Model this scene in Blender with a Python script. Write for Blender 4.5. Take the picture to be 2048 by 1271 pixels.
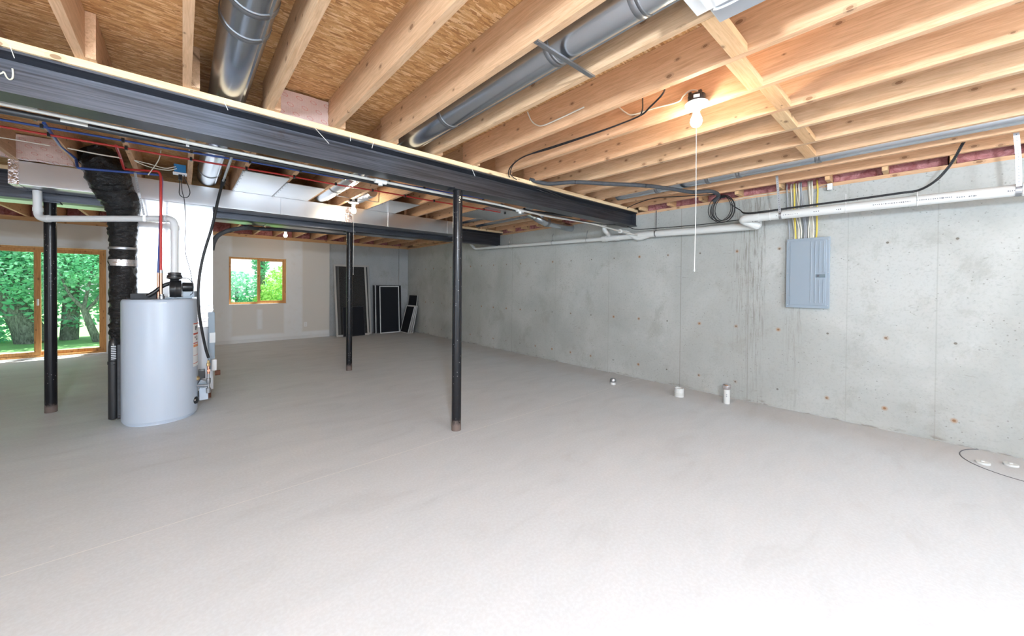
import bpy, bmesh, math, random
from mathutils import Vector, Matrix
random.seed(7)
PI = math.pi
scn = bpy.context.scene
for o in list(bpy.data.objects): bpy.data.objects.remove(o)
COL = scn.collection

# ------------------------------------------------------------------ camera
FPX, CYPX, H = 741.3, 578.06, 1.36
YAW, PITCH, ROLL = math.radians(41.632), math.radians(-.5644), math.radians(-.4478)
def ray(u, v):
    x = (u-1024)/FPX; y = (CYPX-v)/FPX
    x, y = x*math.cos(ROLL)+y*math.sin(ROLL), -x*math.sin(ROLL)+y*math.cos(ROLL)
    F = math.cos(PITCH)-y*math.sin(PITCH); z = math.sin(PITCH)+y*math.cos(PITCH)
    c, s = math.cos(YAW), math.sin(YAW)
    return Vector((F*s+x*c, F*c-x*s, z))
CAM = Vector((0, 0, H))
def pt(u, v, ax, val):
    """point of the room seen at u,v that lies on the plane ax = val"""
    r = ray(u, v); i = 'XYZ'.index(ax)
    return CAM + r*((val-CAM[i])/r[i])
cam = bpy.data.cameras.new('camera'); co = bpy.data.objects.new('camera', cam); COL.objects.link(co)
fw = ray(1024, CYPX); rt = (ray(1025, CYPX)-fw).normalized(); up = (ray(1024, CYPX-1)-fw).normalized(); fw.normalize()
M = Matrix(((rt.x, up.x, -fw.x, 0), (rt.y, up.y, -fw.y, 0), (rt.z, up.z, -fw.z, H), (0, 0, 0, 1)))
co.matrix_world = M
cam.sensor_fit = 'HORIZONTAL'; cam.sensor_width = 36; cam.lens = 36*FPX/2048
cam.shift_y = -(635.5-CYPX)/2048
cam.clip_start = .05; cam.clip_end = 200
scn.camera = co

# ------------------------------------------------------------------ world, sun, added fill lights, exposure
scn.view_settings.view_transform = 'Standard'; scn.view_settings.look = 'None'
scn.view_settings.gamma = 1; scn.view_settings.use_curve_mapping = False
scn.view_settings.exposure = 1.0
w = bpy.data.worlds.new('sky'); scn.world = w; w.use_nodes = True
nt = w.node_tree; nt.nodes.clear()
sky = nt.nodes.new('ShaderNodeTexSky'); sky.sky_type = 'HOSEK_WILKIE'; sky.turbidity = 6; sky.ground_albedo = .4
sky.sun_direction = Vector((.25, .3, .9)).normalized()
hs = nt.nodes.new('ShaderNodeHueSaturation'); hs.inputs['Saturation'].default_value = .35
bg = nt.nodes.new('ShaderNodeBackground'); bg.inputs[1].default_value = 3.0
wo = nt.nodes.new('ShaderNodeOutputWorld')
nt.links.new(sky.outputs[0], hs.inputs['Color']); nt.links.new(hs.outputs[0], bg.inputs[0]); nt.links.new(bg.outputs[0], wo.inputs[0])
def sun(d, e, col, ang=1.0):
    l = bpy.data.lights.new('sun', 'SUN'); l.energy = e; l.color = col; l.angle = math.radians(ang)
    o = bpy.data.objects.new('sun', l); COL.objects.link(o)
    o.rotation_euler = Vector(d).to_track_quat('-Z', 'Y').to_euler(); o.location = (0, 14, 8)
sun((-.22, -.16, -.95), 7, (1, .97, .9))
def area(name, loc, d, sx, sy, e, col=(1, 1, 1)):
    l = bpy.data.lights.new(name, 'AREA'); l.shape = 'RECTANGLE'; l.size = sx; l.size_y = sy; l.energy = e; l.color = col
    o = bpy.data.objects.new(name, l); COL.objects.link(o); o.location = loc
    o.rotation_euler = Vector(d).to_track_quat('-Z', 'Y').to_euler()
# fill lights added to brighten the foreground, outside two invented openings
area('added_fill_back', (1.3, -3.62, 1.45), (0, 1, -.05), 3.3, 1.5, 55, (.72, .86, 1))
area('added_fill_side', (-3.72, -.6, 1.15), (1, 0, -.05), 3.0, 2.0, 60, (.72, .86, 1))

# ------------------------------------------------------------------ node helpers
def newmat(name):
    m = bpy.data.materials.new(name); m.use_nodes = True; t = m.node_tree; t.nodes.clear()
    out = t.nodes.new('ShaderNodeOutputMaterial'); b = t.nodes.new('ShaderNodeBsdfPrincipled')
    t.links.new(b.outputs[0], out.inputs[0]); return m, t, b, out
class N:
    def __init__(s, t): s.t = t
    def link(s, a, b): s.t.links.new(a, b)
    def val(s, x, inp):
        if isinstance(x, (int, float)): inp.default_value = x
        elif isinstance(x, tuple): inp.default_value = x if len(x) == len(inp.default_value) else tuple(x)+(1,)
        else: s.link(x, inp)
    def math(s, op, a, b=0.0, c=None, clamp=False):
        n = s.t.nodes.new('ShaderNodeMath'); n.operation = op; n.use_clamp = clamp
        s.val(a, n.inputs[0]); s.val(b, n.inputs[1])
        if c is not None: s.val(c, n.inputs[2])
        return n.outputs[0]
    def mix(s, f, a, b, mode='MIX'):
        n = s.t.nodes.new('ShaderNodeMix'); n.data_type = 'RGBA'; n.blend_type = mode
        s.val(f, n.inputs[0]); s.val(a, n.inputs[6]); s.val(b, n.inputs[7]); return n.outputs[2]
    def coord(s, kind='Object'):
        return s.t.nodes.new('ShaderNodeTexCoord').outputs[kind]
    def pos(s): return s.t.nodes.new('ShaderNodeNewGeometry').outputs['Position']
    def mapping(s, vec, scale=(1, 1, 1), loc=(0, 0, 0), rot=(0, 0, 0)):
        n = s.t.nodes.new('ShaderNodeMapping'); s.link(vec, n.inputs[0]); n.inputs['Scale'].default_value = scale
        n.inputs['Location'].default_value = loc; n.inputs['Rotation'].default_value = rot; return n.outputs[0]
    def noise(s, vec, scale, detail=4, rough=.55, dist=0):
        n = s.t.nodes.new('ShaderNodeTexNoise'); s.link(vec, n.inputs['Vector']); n.inputs['Scale'].default_value = scale
        n.inputs['Detail'].default_value = detail; n.inputs['Roughness'].default_value = rough; n.inputs['Distortion'].default_value = dist
        return n.outputs['Fac']
    def voro(s, vec, scale, out='Distance', feature='F1', rnd=1.0):
        n = s.t.nodes.new('ShaderNodeTexVoronoi'); n.feature = feature; s.link(vec, n.inputs['Vector'])
        n.inputs['Scale'].default_value = scale; n.inputs['Randomness'].default_value = rnd; return n.outputs[out]
    def ramp(s, f, stops):
        n = s.t.nodes.new('ShaderNodeValToRGB'); s.link(f, n.inputs[0]); e = n.color_ramp.elements
        e[0].position, e[0].color = stops[0][0], tuple(stops[0][1])+(1,)
        e[1].position, e[1].color = stops[-1][0], tuple(stops[-1][1])+(1,)
        for p, c in stops[1:-1]:
            k = e.new(p); k.color = tuple(c)+(1,)
        return n.outputs[0]
    def fr(s, f, a, b, lo=0, hi=1):
        n = s.t.nodes.new('ShaderNodeMapRange'); n.interpolation_type = 'SMOOTHSTEP'
        s.link(f, n.inputs[0]); n.inputs[1].default_value = a; n.inputs[2].default_value = b
        n.inputs[3].default_value = lo; n.inputs[4].default_value = hi; return n.outputs[0]
    def sep(s, v):
        n = s.t.nodes.new('ShaderNodeSeparateXYZ'); s.link(v, n.inputs[0]); return n.outputs
    def bump(s, h, b, strength=.3, dist=.01):
        n = s.t.nodes.new('ShaderNodeBump'); n.inputs['Strength'].default_value = strength; n.inputs['Distance'].default_value = dist
        s.link(h, n.inputs['Height']); s.link(n.outputs[0], b.inputs['Normal'])
def simple(name, col, rough=.5, metal=0, noise=0, nscale=20, bump=0, spec=.5, coat=0):
    m, t, b, out = newmat(name); n = N(t)
    b.inputs['Roughness'].default_value = rough; b.inputs['Metallic'].default_value = metal
    b.inputs['Specular IOR Level'].default_value = spec; b.inputs['Coat Weight'].default_value = coat
    if noise or bump:
        f = n.noise(n.coord(), nscale)
        c = n.mix(f, tuple(max(0, x*(1-noise)) for x in col), tuple(min(1, x*(1+noise)) for x in col)); n.link(c, b.inputs['Base Color'])
        if bump: n.bump(f, b, bump, .01)
    else: b.inputs['Base Color'].default_value = tuple(col)+(1,)
    return m
MAT = {}
# wood (joists run along local Y)
def wood(name, base, dark, axis='Y'):
    m, t, b, out = newmat(name); n = N(t)
    oi = t.nodes.new('ShaderNodeObjectInfo')
    cmb = t.nodes.new('ShaderNodeVectorMath'); cmb.operation = 'ADD'; n.link(n.coord(), cmb.inputs[0])
    sc = t.nodes.new('ShaderNodeVectorMath'); sc.operation = 'SCALE'; n.link(oi.outputs['Random'], sc.inputs['Scale']); sc.inputs[0].default_value = (37, 53, 29)
    n.link(sc.outputs[0], cmb.inputs[1]); v = cmb.outputs[0]
    s1 = {'Y': (9, .55, 9), 'X': (.55, 9, 9), 'Z': (9, 9, .55)}[axis]
    s2 = {'Y': (3, 1.0, 3), 'X': (1.0, 3, 3), 'Z': (3, 3, 1.0)}[axis]
    g = n.noise(n.mapping(v, s1), 7, 6, .65, 1.2)
    lines = n.noise(n.mapping(v, tuple(x*2.2 for x in s1)), 6, 3, .6, .4)
    big = n.noise(v, 1.3, 2)
    c = n.ramp(g, [(.3, dark), (.62, base)])
    c = n.mix(n.fr(lines, .55, .75, 0, .35), c, tuple(x*.72 for x in dark))
    tint = n.mix(oi.outputs['Random'], (1.04, .93, .82), (1.0, 1.0, .93))
    c = n.mix(1.0, c, tint, 'MULTIPLY')
    sv = n.sep(v); al = {'Y': sv[1], 'X': sv[0], 'Z': sv[2]}[axis]; ac = n.math('ADD', n.math('ADD', sv[2], n.math('MULTIPLY', sv[0], 1.0)), 0) if axis == 'Y' else n.math('ADD', sv[1], sv[2] if axis == 'X' else sv[0])
    cb = t.nodes.new('ShaderNodeCombineXYZ'); n.link(n.math('MULTIPLY', al, 1.0), cb.inputs[0]); n.link(n.math('MULTIPLY', ac, 1.7), cb.inputs[1])
    vk = t.nodes.new('ShaderNodeTexVoronoi'); vk.voronoi_dimensions = '2D'; vk.inputs['Scale'].default_value = 5.5; n.link(cb.outputs[0], vk.inputs['Vector'])
    k = vk.outputs['Distance']; ks = n.sep(vk.outputs['Color']); sel = n.math('GREATER_THAN', ks[0], .55); rad = n.math('MULTIPLY_ADD', ks[1], .07, .035)
    kn = n.math('MULTIPLY', n.math('LESS_THAN', k, rad), sel)
    kr = n.math('MULTIPLY', n.math('LESS_THAN', k, n.math('MULTIPLY', rad, 1.9)), sel)
    c = n.mix(n.math('MULTIPLY', kr, .3), c, tuple(x*.6 for x in dark))
    c = n.mix(n.math('MULTIPLY', kn, .7), c, (.20, .09, .04))
    n.link(c, b.inputs['Base Color']); b.inputs['Roughness'].default_value = .6; b.inputs['Specular IOR Level'].default_value = .3
    n.bump(g, b, .1, .004)
    return m
MAT['wood'] = wood('spruce_lumber', (.70, .475, .32), (.53, .33, .20))
MAT['woodx'] = wood('spruce_lumber_cross', (.74, .51, .31), (.60, .37, .20), 'X')
MAT['wood_plate'] = wood('spruce_plate', (.88, .70, .48), (.78, .56, .34), 'X')
MAT['wood_frame'] = wood('window_pine', (.66, .36, .15), (.48, .24, .09), 'Z')
# osb
m, t, b, out = newmat('strand_board'); n = N(t); v = n.pos()
wob = n.noise(v, 5, 3)
c = None
for i, (rz, th) in enumerate([(.25, 0), (1.25, .5), (-.6, .62)]):
    mp = n.mapping(v, (15, 66, 20), (i*3.1, i*1.7, 0), (0, 0, rz))
    cl = n.voro(mp, 1.25, 'Color'); sx = n.sep(cl)
    k = n.ramp(sx[0], [(0, (.40, .18, .06)), (.3, (.62, .32, .12)), (.7, (.72, .42, .18)), (1, (.92, .64, .36))])
    c = k if c is None else n.mix(n.math('GREATER_THAN', sx[1], th), c, k)
fine = n.noise(n.mapping(v, (12, 36, 9), (0, 0, 0), (0, 0, .3)), 5, 6, .75, 2.5)
c = n.mix(n.fr(fine, .36, .50, .8, 0), c, (.32, .13, .045))
c = n.mix(n.fr(wob, .3, .7, 0, .15), c, (.68, .36, .14))
n.link(c, b.inputs['Base Color']); b.inputs['Roughness'].default_value = .65; n.bump(fine, b, .25, .004); MAT['osb'] = m
# floor concrete
m, t, b, out = newmat('floor_concrete'); n = N(t); v = n.pos(); s = n.sep(v)
big = n.noise(v, .45, 4, .55, .6); mid = n.noise(n.mapping(v, (1, 2.6, 1), (0, 0, 0), (0, 0, .5)), 1.6, 6, .6, .8); fine = n.noise(v, 60, 3)
c = n.mix(big, (.60, .635, .665), (.69, .73, .765))
c = n.mix(n.fr(mid, .42, .68, 0, .3), c, (.72, .75, .79))
c = n.mix(n.fr(mid, .44, .28, 0, .25), c, (.49, .505, .515))
c = n.mix(n.fr(fine, .35, .7, .12, 0), c, (.3, .29, .28))
spots = n.voro(v, 3.1); c = n.mix(n.fr(spots, .02, .035, .5, 0), c, (.78, .78, .78))
dust = n.fr(n.math('SUBTRACT', s[0], n.math('MULTIPLY', n.noise(v, 1.5), .5)), 3.95, 4.6)
c = n.mix(n.math('MULTIPLY', dust, .4), c, (.47, .40, .35))
wig = n.math('MULTIPLY', n.math('SUBTRACT', n.noise(v, 1.2), .5), .012)
for yy, wd, st in ((2.825, .004, .75), (6.95, .006, .3)):
    d = n.math('ABSOLUTE', n.math('SUBTRACT', n.math('ADD', s[1], wig), yy)); c = n.mix(n.fr(d, wd*.5, wd, st, 0), c, (.84, .84, .83))
sp = n.math('SQRT', n.math('ADD', n.math('POWER', n.math('SUBTRACT', s[0], 3.3), 2), n.math('POWER', n.math('MULTIPLY', n.math('ADD', s[1], .52), .6), 2)))
c = n.mix(n.math('MULTIPLY', n.fr(n.math('ADD', sp, n.math('MULTIPLY', mid, .15)), .08, .2, 1, 0), .7), c, (.9, .9, .9))
n.link(c, b.inputs['Base Color']); n.link(n.fr(mid, .3, .7, .62, .42), b.inputs['Roughness']); b.inputs['Specular IOR Level'].default_value = .35
n.bump(fine, b, .08, .003); MAT['floor'] = m
# wall concrete
def conc_wall(name, ax, ties=True, base1=(.385, .395, .375), base2=(.50, .512, .495)):
    m, t, b, out = newmat(name); n = N(t); v = n.pos(); s = n.sep(v); Y = s[ax]; Z = s[2]
    big = n.noise(v, .9, 5, .6, .4); fine = n.noise(v, 45, 4, .7)
    c = n.mix(n.fr(big, .3, .7), base1, base2)
    blotch = n.noise(n.mapping(v, (1, 1, .8)), 2.6, 9, .75, .3)
    c = n.mix(n.fr(blotch, .52, .66, 0, .42), c, (.30, .295, .26))
    c = n.mix(n.fr(fine, .30, .52, .28, 0), c, (.28, .28, .27))
    pit = n.voro(v, 26); c = n.mix(n.math('MULTIPLY', n.fr(pit, .10, .17, .55, 0), n.math('GREATER_THAN', n.noise(v, 3), .52)), c, (.17, .16, .14))
    c = n.mix(n.fr(n.noise(n.mapping(v, (2, 2, 9)), 3, 3, .6, 2), .66, .72, 0, .4), c, (.22, .20, .17))
    if ties:
        st = n.noise(n.mapping(v, (1, 11, .7)), 5, 7, .75, .4)
        for y0, hw, top in ((1.45, .22, 2.2), (1.32, .08, 2.4), (1.0, .12, 2.4)):
            d = n.math('ABSOLUTE', n.math('SUBTRACT', Y, y0))
            f = n.math('MULTIPLY', n.fr(d, hw*.3, hw, 1, 0), n.fr(st, .47, .63)); f = n.math('MULTIPLY', f, n.fr(Z, .2, 1.9, .2, .75))
            c = n.mix(f, c, (.20, .185, .16))
        for y0, st_ in ((2.235, .7), (3.375, .3), (5.676, .4), (1.43, .5), (.55, .2), (4.5, .2), (-.05, .25)):
            d = n.math('ABSOLUTE', n.math('SUBTRACT', Y, n.math('ADD', y0, n.math('MULTIPLY', n.noise(v, 2), .004))))
            c = n.mix(n.fr(d, .003, .006, st_, 0), c, (.24, .23, .2))
            c = n.mix(n.fr(d, .0, .35, .18*st_, 0), c, (.33, .33, .31))
        fy = n.math('MULTIPLY', n.math('ABSOLUTE', n.math('SUBTRACT', n.math('FRACT', n.math('ADD', n.math('DIVIDE', n.math('SUBTRACT', Y, .27), .43), .5)), .5)), .43)
        tot = None; ring = None
        for z0 in (1.80, .885, .208):
            dz = n.math('SUBTRACT', Z, z0); d = n.math('SQRT', n.math('ADD', n.math('POWER', fy, 2), n.math('POWER', dz, 2)))
            a = n.fr(d, .008, .013, 1, 0); r = n.fr(d, .014, .03, 1, 0)
            tot = a if tot is None else n.math('MAXIMUM', tot, a); ring = r if ring is None else n.math('MAXIMUM', ring, r)
        rust = n.fr(n.noise(v, 2.3), .42, .6)
        c = n.mix(n.math('MULTIPLY', ring, n.math('MULTIPLY', rust, .6)), c, (.38, .22, .11))
        c = n.mix(n.math('MULTIPLY', tot, .85), c, n.mix(rust, (.13, .12, .10), (.25, .12, .05)))
        hole = n.math('MULTIPLY', n.fr(n.voro(n.mapping(v, (1, 1, .55)), 1.1), .02, .03, 1, 0), .9); c = n.mix(hole, c, (.08, .075, .07))
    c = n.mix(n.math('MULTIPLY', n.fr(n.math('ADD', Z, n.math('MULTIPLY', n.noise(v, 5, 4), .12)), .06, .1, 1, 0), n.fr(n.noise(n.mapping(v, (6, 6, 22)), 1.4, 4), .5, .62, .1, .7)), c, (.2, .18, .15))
    n.link(c, b.inputs['Base Color']); b.inputs['Roughness'].default_value = .8; b.inputs['Specular IOR Level'].default_value = .25
    n.bump(n.math('ADD', n.math('MULTIPLY', fine, .4), blotch), b, .15, .006); return m
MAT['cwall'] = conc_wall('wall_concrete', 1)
MAT['cwall2'] = conc_wall('far_wall_concrete', 0, False, (.40, .42, .43), (.49, .51, .52))
# drywall with joint compound
m, t, b, out = newmat('taped_drywall'); n = N(t); v = n.pos(); s = n.sep(v)
c = (.60, .57, .53)
f = None
for x0, hw, zlo, zhi in ((2.04, .20, -1, 3), (.55, .28, -1, 3), (1.35, .05, .3, .75), (-1.0, .14, -1, 3), (1.5, 3.5, -.1, .16), (-1.9, 1.1, 2.0, 2.12), (-.2, .12, -1, 3)):
    d = n.math('ABSOLUTE', n.math('SUBTRACT', s[0], x0)); a = n.fr(d, hw-.03, hw+.03, 1, 0)
    if zlo > -1: a = n.math('MULTIPLY', a, n.math('MULTIPLY', n.fr(s[2], zlo-.04, zlo+.02), n.fr(s[2], zhi-.02, zhi+.04, 1, 0)))
    f = a if f is None else n.math('MAXIMUM', f, a)
f = n.math('MULTIPLY', f, n.fr(n.noise(v, 7, 3), .25, .5, .7, 1))
c = n.mix(f, (.70, .67, .63), (.80, .81, .82)); c = n.mix(n.fr(n.noise(v, 1.4), .3, .7, 0, .12), c, (.62, .60, .57))
n.link(c, b.inputs['Base Color']); b.inputs['Roughness'].default_value = .9; MAT['drywall'] = m
# black steel with mill scale
m, t, b, out = newmat('black_steel'); n = N(t); v = n.pos()
st = n.noise(n.mapping(v, (.5, 30, 30)), 3, 6, .65); g = n.noise(v, 60, 3)
c = n.mix(n.fr(st, .35, .7), (.055, .058, .068), (.105, .112, .135)); c = n.mix(n.fr(n.noise(v, 3, 5, .7), .62, .75, 0, .5), c, (.07, .045, .03))
n.link(c, b.inputs['Base Color']); b.inputs['Metallic'].default_value = .8; n.link(n.fr(st, .3, .7, .32, .46), b.inputs['Roughness']); n.bump(g, b, .1, .003); MAT['steel'] = m
m, t, b, out = newmat('black_post_paint'); n = N(t); v = n.pos(); s = n.sep(v)
sp = n.voro(v, 45); f = n.math('MULTIPLY', n.fr(sp, .10, .2, 1, 0), n.math('GREATER_THAN', n.noise(v, 9), .55))
low = n.fr(n.math('ADD', s[2], n.math('MULTIPLY', n.noise(v, 25, 4), .12)), .10, .17, 1, 0)
c = n.mix(n.math('MULTIPLY', f, .6), (.012, .012, .014), (.4, .39, .38)); c = n.mix(n.math('MULTIPLY', low, .8), c, (.20, .15, .13))
n.link(c, b.inputs['Base Color']); n.link(n.fr(low, 0, 1, .22, .8), b.inputs['Roughness']); b.inputs['Specular IOR Level'].default_value = .3; MAT['post'] = m
# galvanised sheet
def galv(name, col, rough, bs=.05, ns=3.0, met=1):
    m, t, b, out = newmat(name); n = N(t); v = n.pos()
    a = n.noise(v, ns, 3, .5, .5); sp = n.noise(v, 25, 4, .6)
    n.link(n.mix(a, tuple(x*.86 for x in col), col), b.inputs['Base Color']); b.inputs['Metallic'].default_value = met
    b.inputs['Roughness'].default_value = rough
    if bs > .1: n.bump(a, b, bs, .02)
    return m
MAT['galv'] = galv('galvanised_sheet', (.80, .81, .83), .30, .04)
MAT['galvpipe'] = galv('round_duct_sheet', (.62, .66, .71), .26, .05)
MAT['strap'] = galv('galvanised_strap', (.45, .46, .48), .4, .05)
MAT['band'] = galv('duct_band', (.34, .35, .37), .4, .05)
MAT['tape'] = galv('foil_tape', (.88, .84, .86), .22, .35, 30)
MAT['pvc'] = simple('white_pvc', (.66, .66, .64), .35)
MAT['pvc_cream'] = simple('thin_pvc', (.46, .44, .40), .4)
MAT['pvc_grey'] = simple('vent_pvc', (.74, .74, .74), .4)
MAT['ink'] = simple('printed_ink', (.12, .12, .14), .6)
MAT['red_pex'] = simple('red_pex', (.50, .035, .03), .35)
MAT['blue_pex'] = simple('blue_pex', (.03, .075, .30), .35)
MAT['copper'] = simple('copper', (.72, .36, .24), .3, 1)
MAT['brass'] = simple('brass', (.75, .55, .28), .3, 1)
MAT['blackp'] = simple('black_plastic', (.018, .018, .02), .3)
MAT['blackiron'] = simple('black_iron_pipe', (.03, .03, .032), .4, .3)
MAT['cord'] = simple('black_rubber', (.012, .012, .014), .5)
MAT['foam'] = simple('foam_tube', (.055, .058, .065), .75, 0, .4, 30, .3)
MAT['white'] = simple('white_plastic', (.82, .82, .82), .35)
MAT['cable'] = simple('cream_cable', (.72, .68, .58), .5)
MAT['cabley'] = simple('yellow_cable', (.72, .55, .08), .5)
MAT['cableg'] = simple('grey_cable', (.35, .36, .38), .5)
MAT['rope'] = simple('pull_string', (.85, .83, .78), .8)
MAT['chalk'] = simple('chalk_mark', (.75, .7, .55), .9)
MAT['heater'] = simple('heater_enamel', (.49, .56, .66), .38, 0, .02, 2, 0, .5, .2)
MAT['greybox'] = simple('panel_enamel', (.27, .325, .38), .38, .1)
MAT['darklatch'] = simple('panel_latch_grey', (.13, .18, .21), .4)
MAT['red_print'] = simple('red_print', (.55, .08, .05), .5)
MAT['orange_print'] = simple('orange_print', (.75, .32, .15), .5)
MAT['rust'] = simple('rusty_iron', (.16, .06, .035), .7, 0, .4, 30)
MAT['blue_box'] = simple('blue_box_plastic', (.02, .18, .42), .45)
MAT['furnace'] = simple('furnace_panel', (.62, .62, .64), .35, .2)
MAT['white_trim'] = simple('white_trim', (.72, .72, .72), .5)
MAT['screen_frame'] = simple('screen_frame_grey', (.46, .45, .43), .45)
MAT['screen_white'] = simple('screen_frame_white', (.74, .75, .75), .45)
MAT['screen_black'] = simple('screen_frame_black', (.015, .015, .02), .5)
MAT['sill'] = simple('concrete_ledge', (.6, .6, .58), .8)
def mesh_mat(name, col, a):
    m, t, b, out = newmat(name); b.inputs['Base Color'].default_value = col+(1,); b.inputs['Roughness'].default_value = .8
    tr = t.nodes.new('ShaderNodeBsdfTransparent'); mx = t.nodes.new('ShaderNodeMixShader'); mx.inputs[0].default_value = a
    t.links.new(tr.outputs[0], mx.inputs[1]); t.links.new(b.outputs[0], mx.inputs[2]); t.links.new(mx.outputs[0], out.inputs[0]); return m
MAT['mesh'] = mesh_mat('insect_mesh', (.05, .047, .045), .36)
MAT['mesh_dark'] = mesh_mat('insect_mesh_dark', (.006, .008, .014), .9)
m, t, b, out = newmat('window_glass'); gl = t.nodes.new('ShaderNodeBsdfGlossy'); gl.inputs['Roughness'].default_value = .02
tr = t.nodes.new('ShaderNodeBsdfTransparent'); tr.inputs[0].default_value = (.93, .97, .95, 1); mx = t.nodes.new('ShaderNodeMixShader'); mx.inputs[0].default_value = .015
t.links.new(tr.outputs[0], mx.inputs[1]); t.links.new(gl.outputs[0], mx.inputs[2]); t.links.new(mx.outputs[0], out.inputs[0]); MAT['glass'] = m
# crinkled black duct wrap
m, t, b, out = newmat('black_duct_wrap'); n = N(t); v = n.pos()
a = n.noise(n.mapping(v, (1, 1, 1.6)), 22, 4, .6, 2.5); b.inputs['Base Color'].default_value = (.004, .004, .005, 1); b.inputs['Roughness'].default_value = .16; b.inputs['Specular IOR Level'].default_value = .5
n.bump(a, b, .6, .02); MAT['wrap'] = m
# pink fibreglass
m, t, b, out = newmat('pink_fibreglass'); n = N(t); v = n.pos()
a = n.noise(v, 14, 6, .7, 1); n.link(n.ramp(a, [(.3, (.30, .07, .07)), (.7, (.68, .33, .33))]), b.inputs['Base Color']); b.inputs['Roughness'].default_value = .9; n.bump(a, b, .8, .03); MAT['pink'] = m
# foil faced batt with a grid of reinforcing threads and red oval print
def foil(name, c1, c2, met):
    m, t, b, out = newmat(name); n = N(t); v = n.pos(); s = n.sep(v)
    gx = n.math('ABSOLUTE', n.math('SUBTRACT', n.math('FRACT', n.math('MULTIPLY', s[0], 90)), .5)); gz = n.math('ABSOLUTE', n.math('SUBTRACT', n.math('FRACT', n.math('MULTIPLY', s[2], 90)), .5))
    g = n.math('MAXIMUM', n.fr(gx, .40, .5), n.fr(gz, .40, .5))
    c = n.mix(n.noise(v, 6, 4), c1, c2); c = n.mix(n.math('MULTIPLY', g, .3), c, tuple(x*.5 for x in c1))
    px = n.math('SUBTRACT', n.math('FRACT', n.math('MULTIPLY', n.math('ADD', s[0], n.math('MULTIPLY', s[2], .6)), 11)), .5); pz = n.math('SUBTRACT', n.math('FRACT', n.math('MULTIPLY', s[2], 17)), .5)
    d = n.math('SQRT', n.math('ADD', n.math('POWER', n.math('MULTIPLY', px, 1.6), 2), n.math('POWER', n.math('MULTIPLY', pz, 1.5), 2)))
    rr = n.fr(n.math('ABSOLUTE', n.math('SUBTRACT', d, .3)), .02, .06, .55, 0); c = n.mix(rr, c, (.6, .08, .05))
    n.link(c, b.inputs['Base Color']); b.inputs['Metallic'].default_value = met; b.inputs['Roughness'].default_value = .38; n.bump(n.noise(v, 9, 4), b, .5, .02); return m
MAT['foilbatt'] = foil('foil_faced_batt', (.74, .55, .50), (.85, .70, .66), .35)
m, t, b, out = newmat('lit_bulb'); t.nodes.remove(b); em = t.nodes.new('ShaderNodeEmission'); em.inputs[0].default_value = (1, .86, .66, 1); em.inputs[1].default_value = 130
t.links.new(em.outputs[0], out.inputs[0]); MAT['bulb'] = m
# outdoors
def leafmat(name, c1, c2):
    m, t, b, out = newmat(name); n = N(t)
    c = n.mix(n.fr(n.noise(n.coord(), 1.2, 3), .35, .65), c1, c2); n.link(c, b.inputs['Base Color']); b.inputs['Roughness'].default_value = .6
    tl = t.nodes.new('ShaderNodeBsdfTranslucent'); n.link(c, tl.inputs[0]); mx = t.nodes.new('ShaderNodeMixShader'); mx.inputs[0].default_value = .45
    t.links.new(b.outputs[0], mx.inputs[1]); t.links.new(tl.outputs[0], mx.inputs[2]); t.links.new(mx.outputs[0], out.inputs[0]); return m
MAT['leaf_a'] = leafmat('blue_green_leaves', (.16, .55, .34), (.38, .78, .55))
MAT['leaf_b'] = leafmat('yellow_green_leaves', (.34, .68, .16), (.66, .88, .32))
m, t, b, out = newmat('tree_bark'); n = N(t); v = n.coord(); a = n.noise(n.mapping(v, (1, 1, .3)), 16, 5, .7, 1.5)
n.link(n.ramp(a, [(.35, (.06, .065, .06)), (.65, (.32, .34, .32))]), b.inputs['Base Color']); b.inputs['Roughness'].default_value = .9; n.bump(a, b, 1, .05); MAT['bark'] = m
MAT['lawn'] = simple('lawn', (.26, .52, .20), .9, 0, .45, 3, .3)
MAT['patio'] = simple('patio_slab', (.62, .62, .58), .8, 0, .08, 4)

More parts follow.
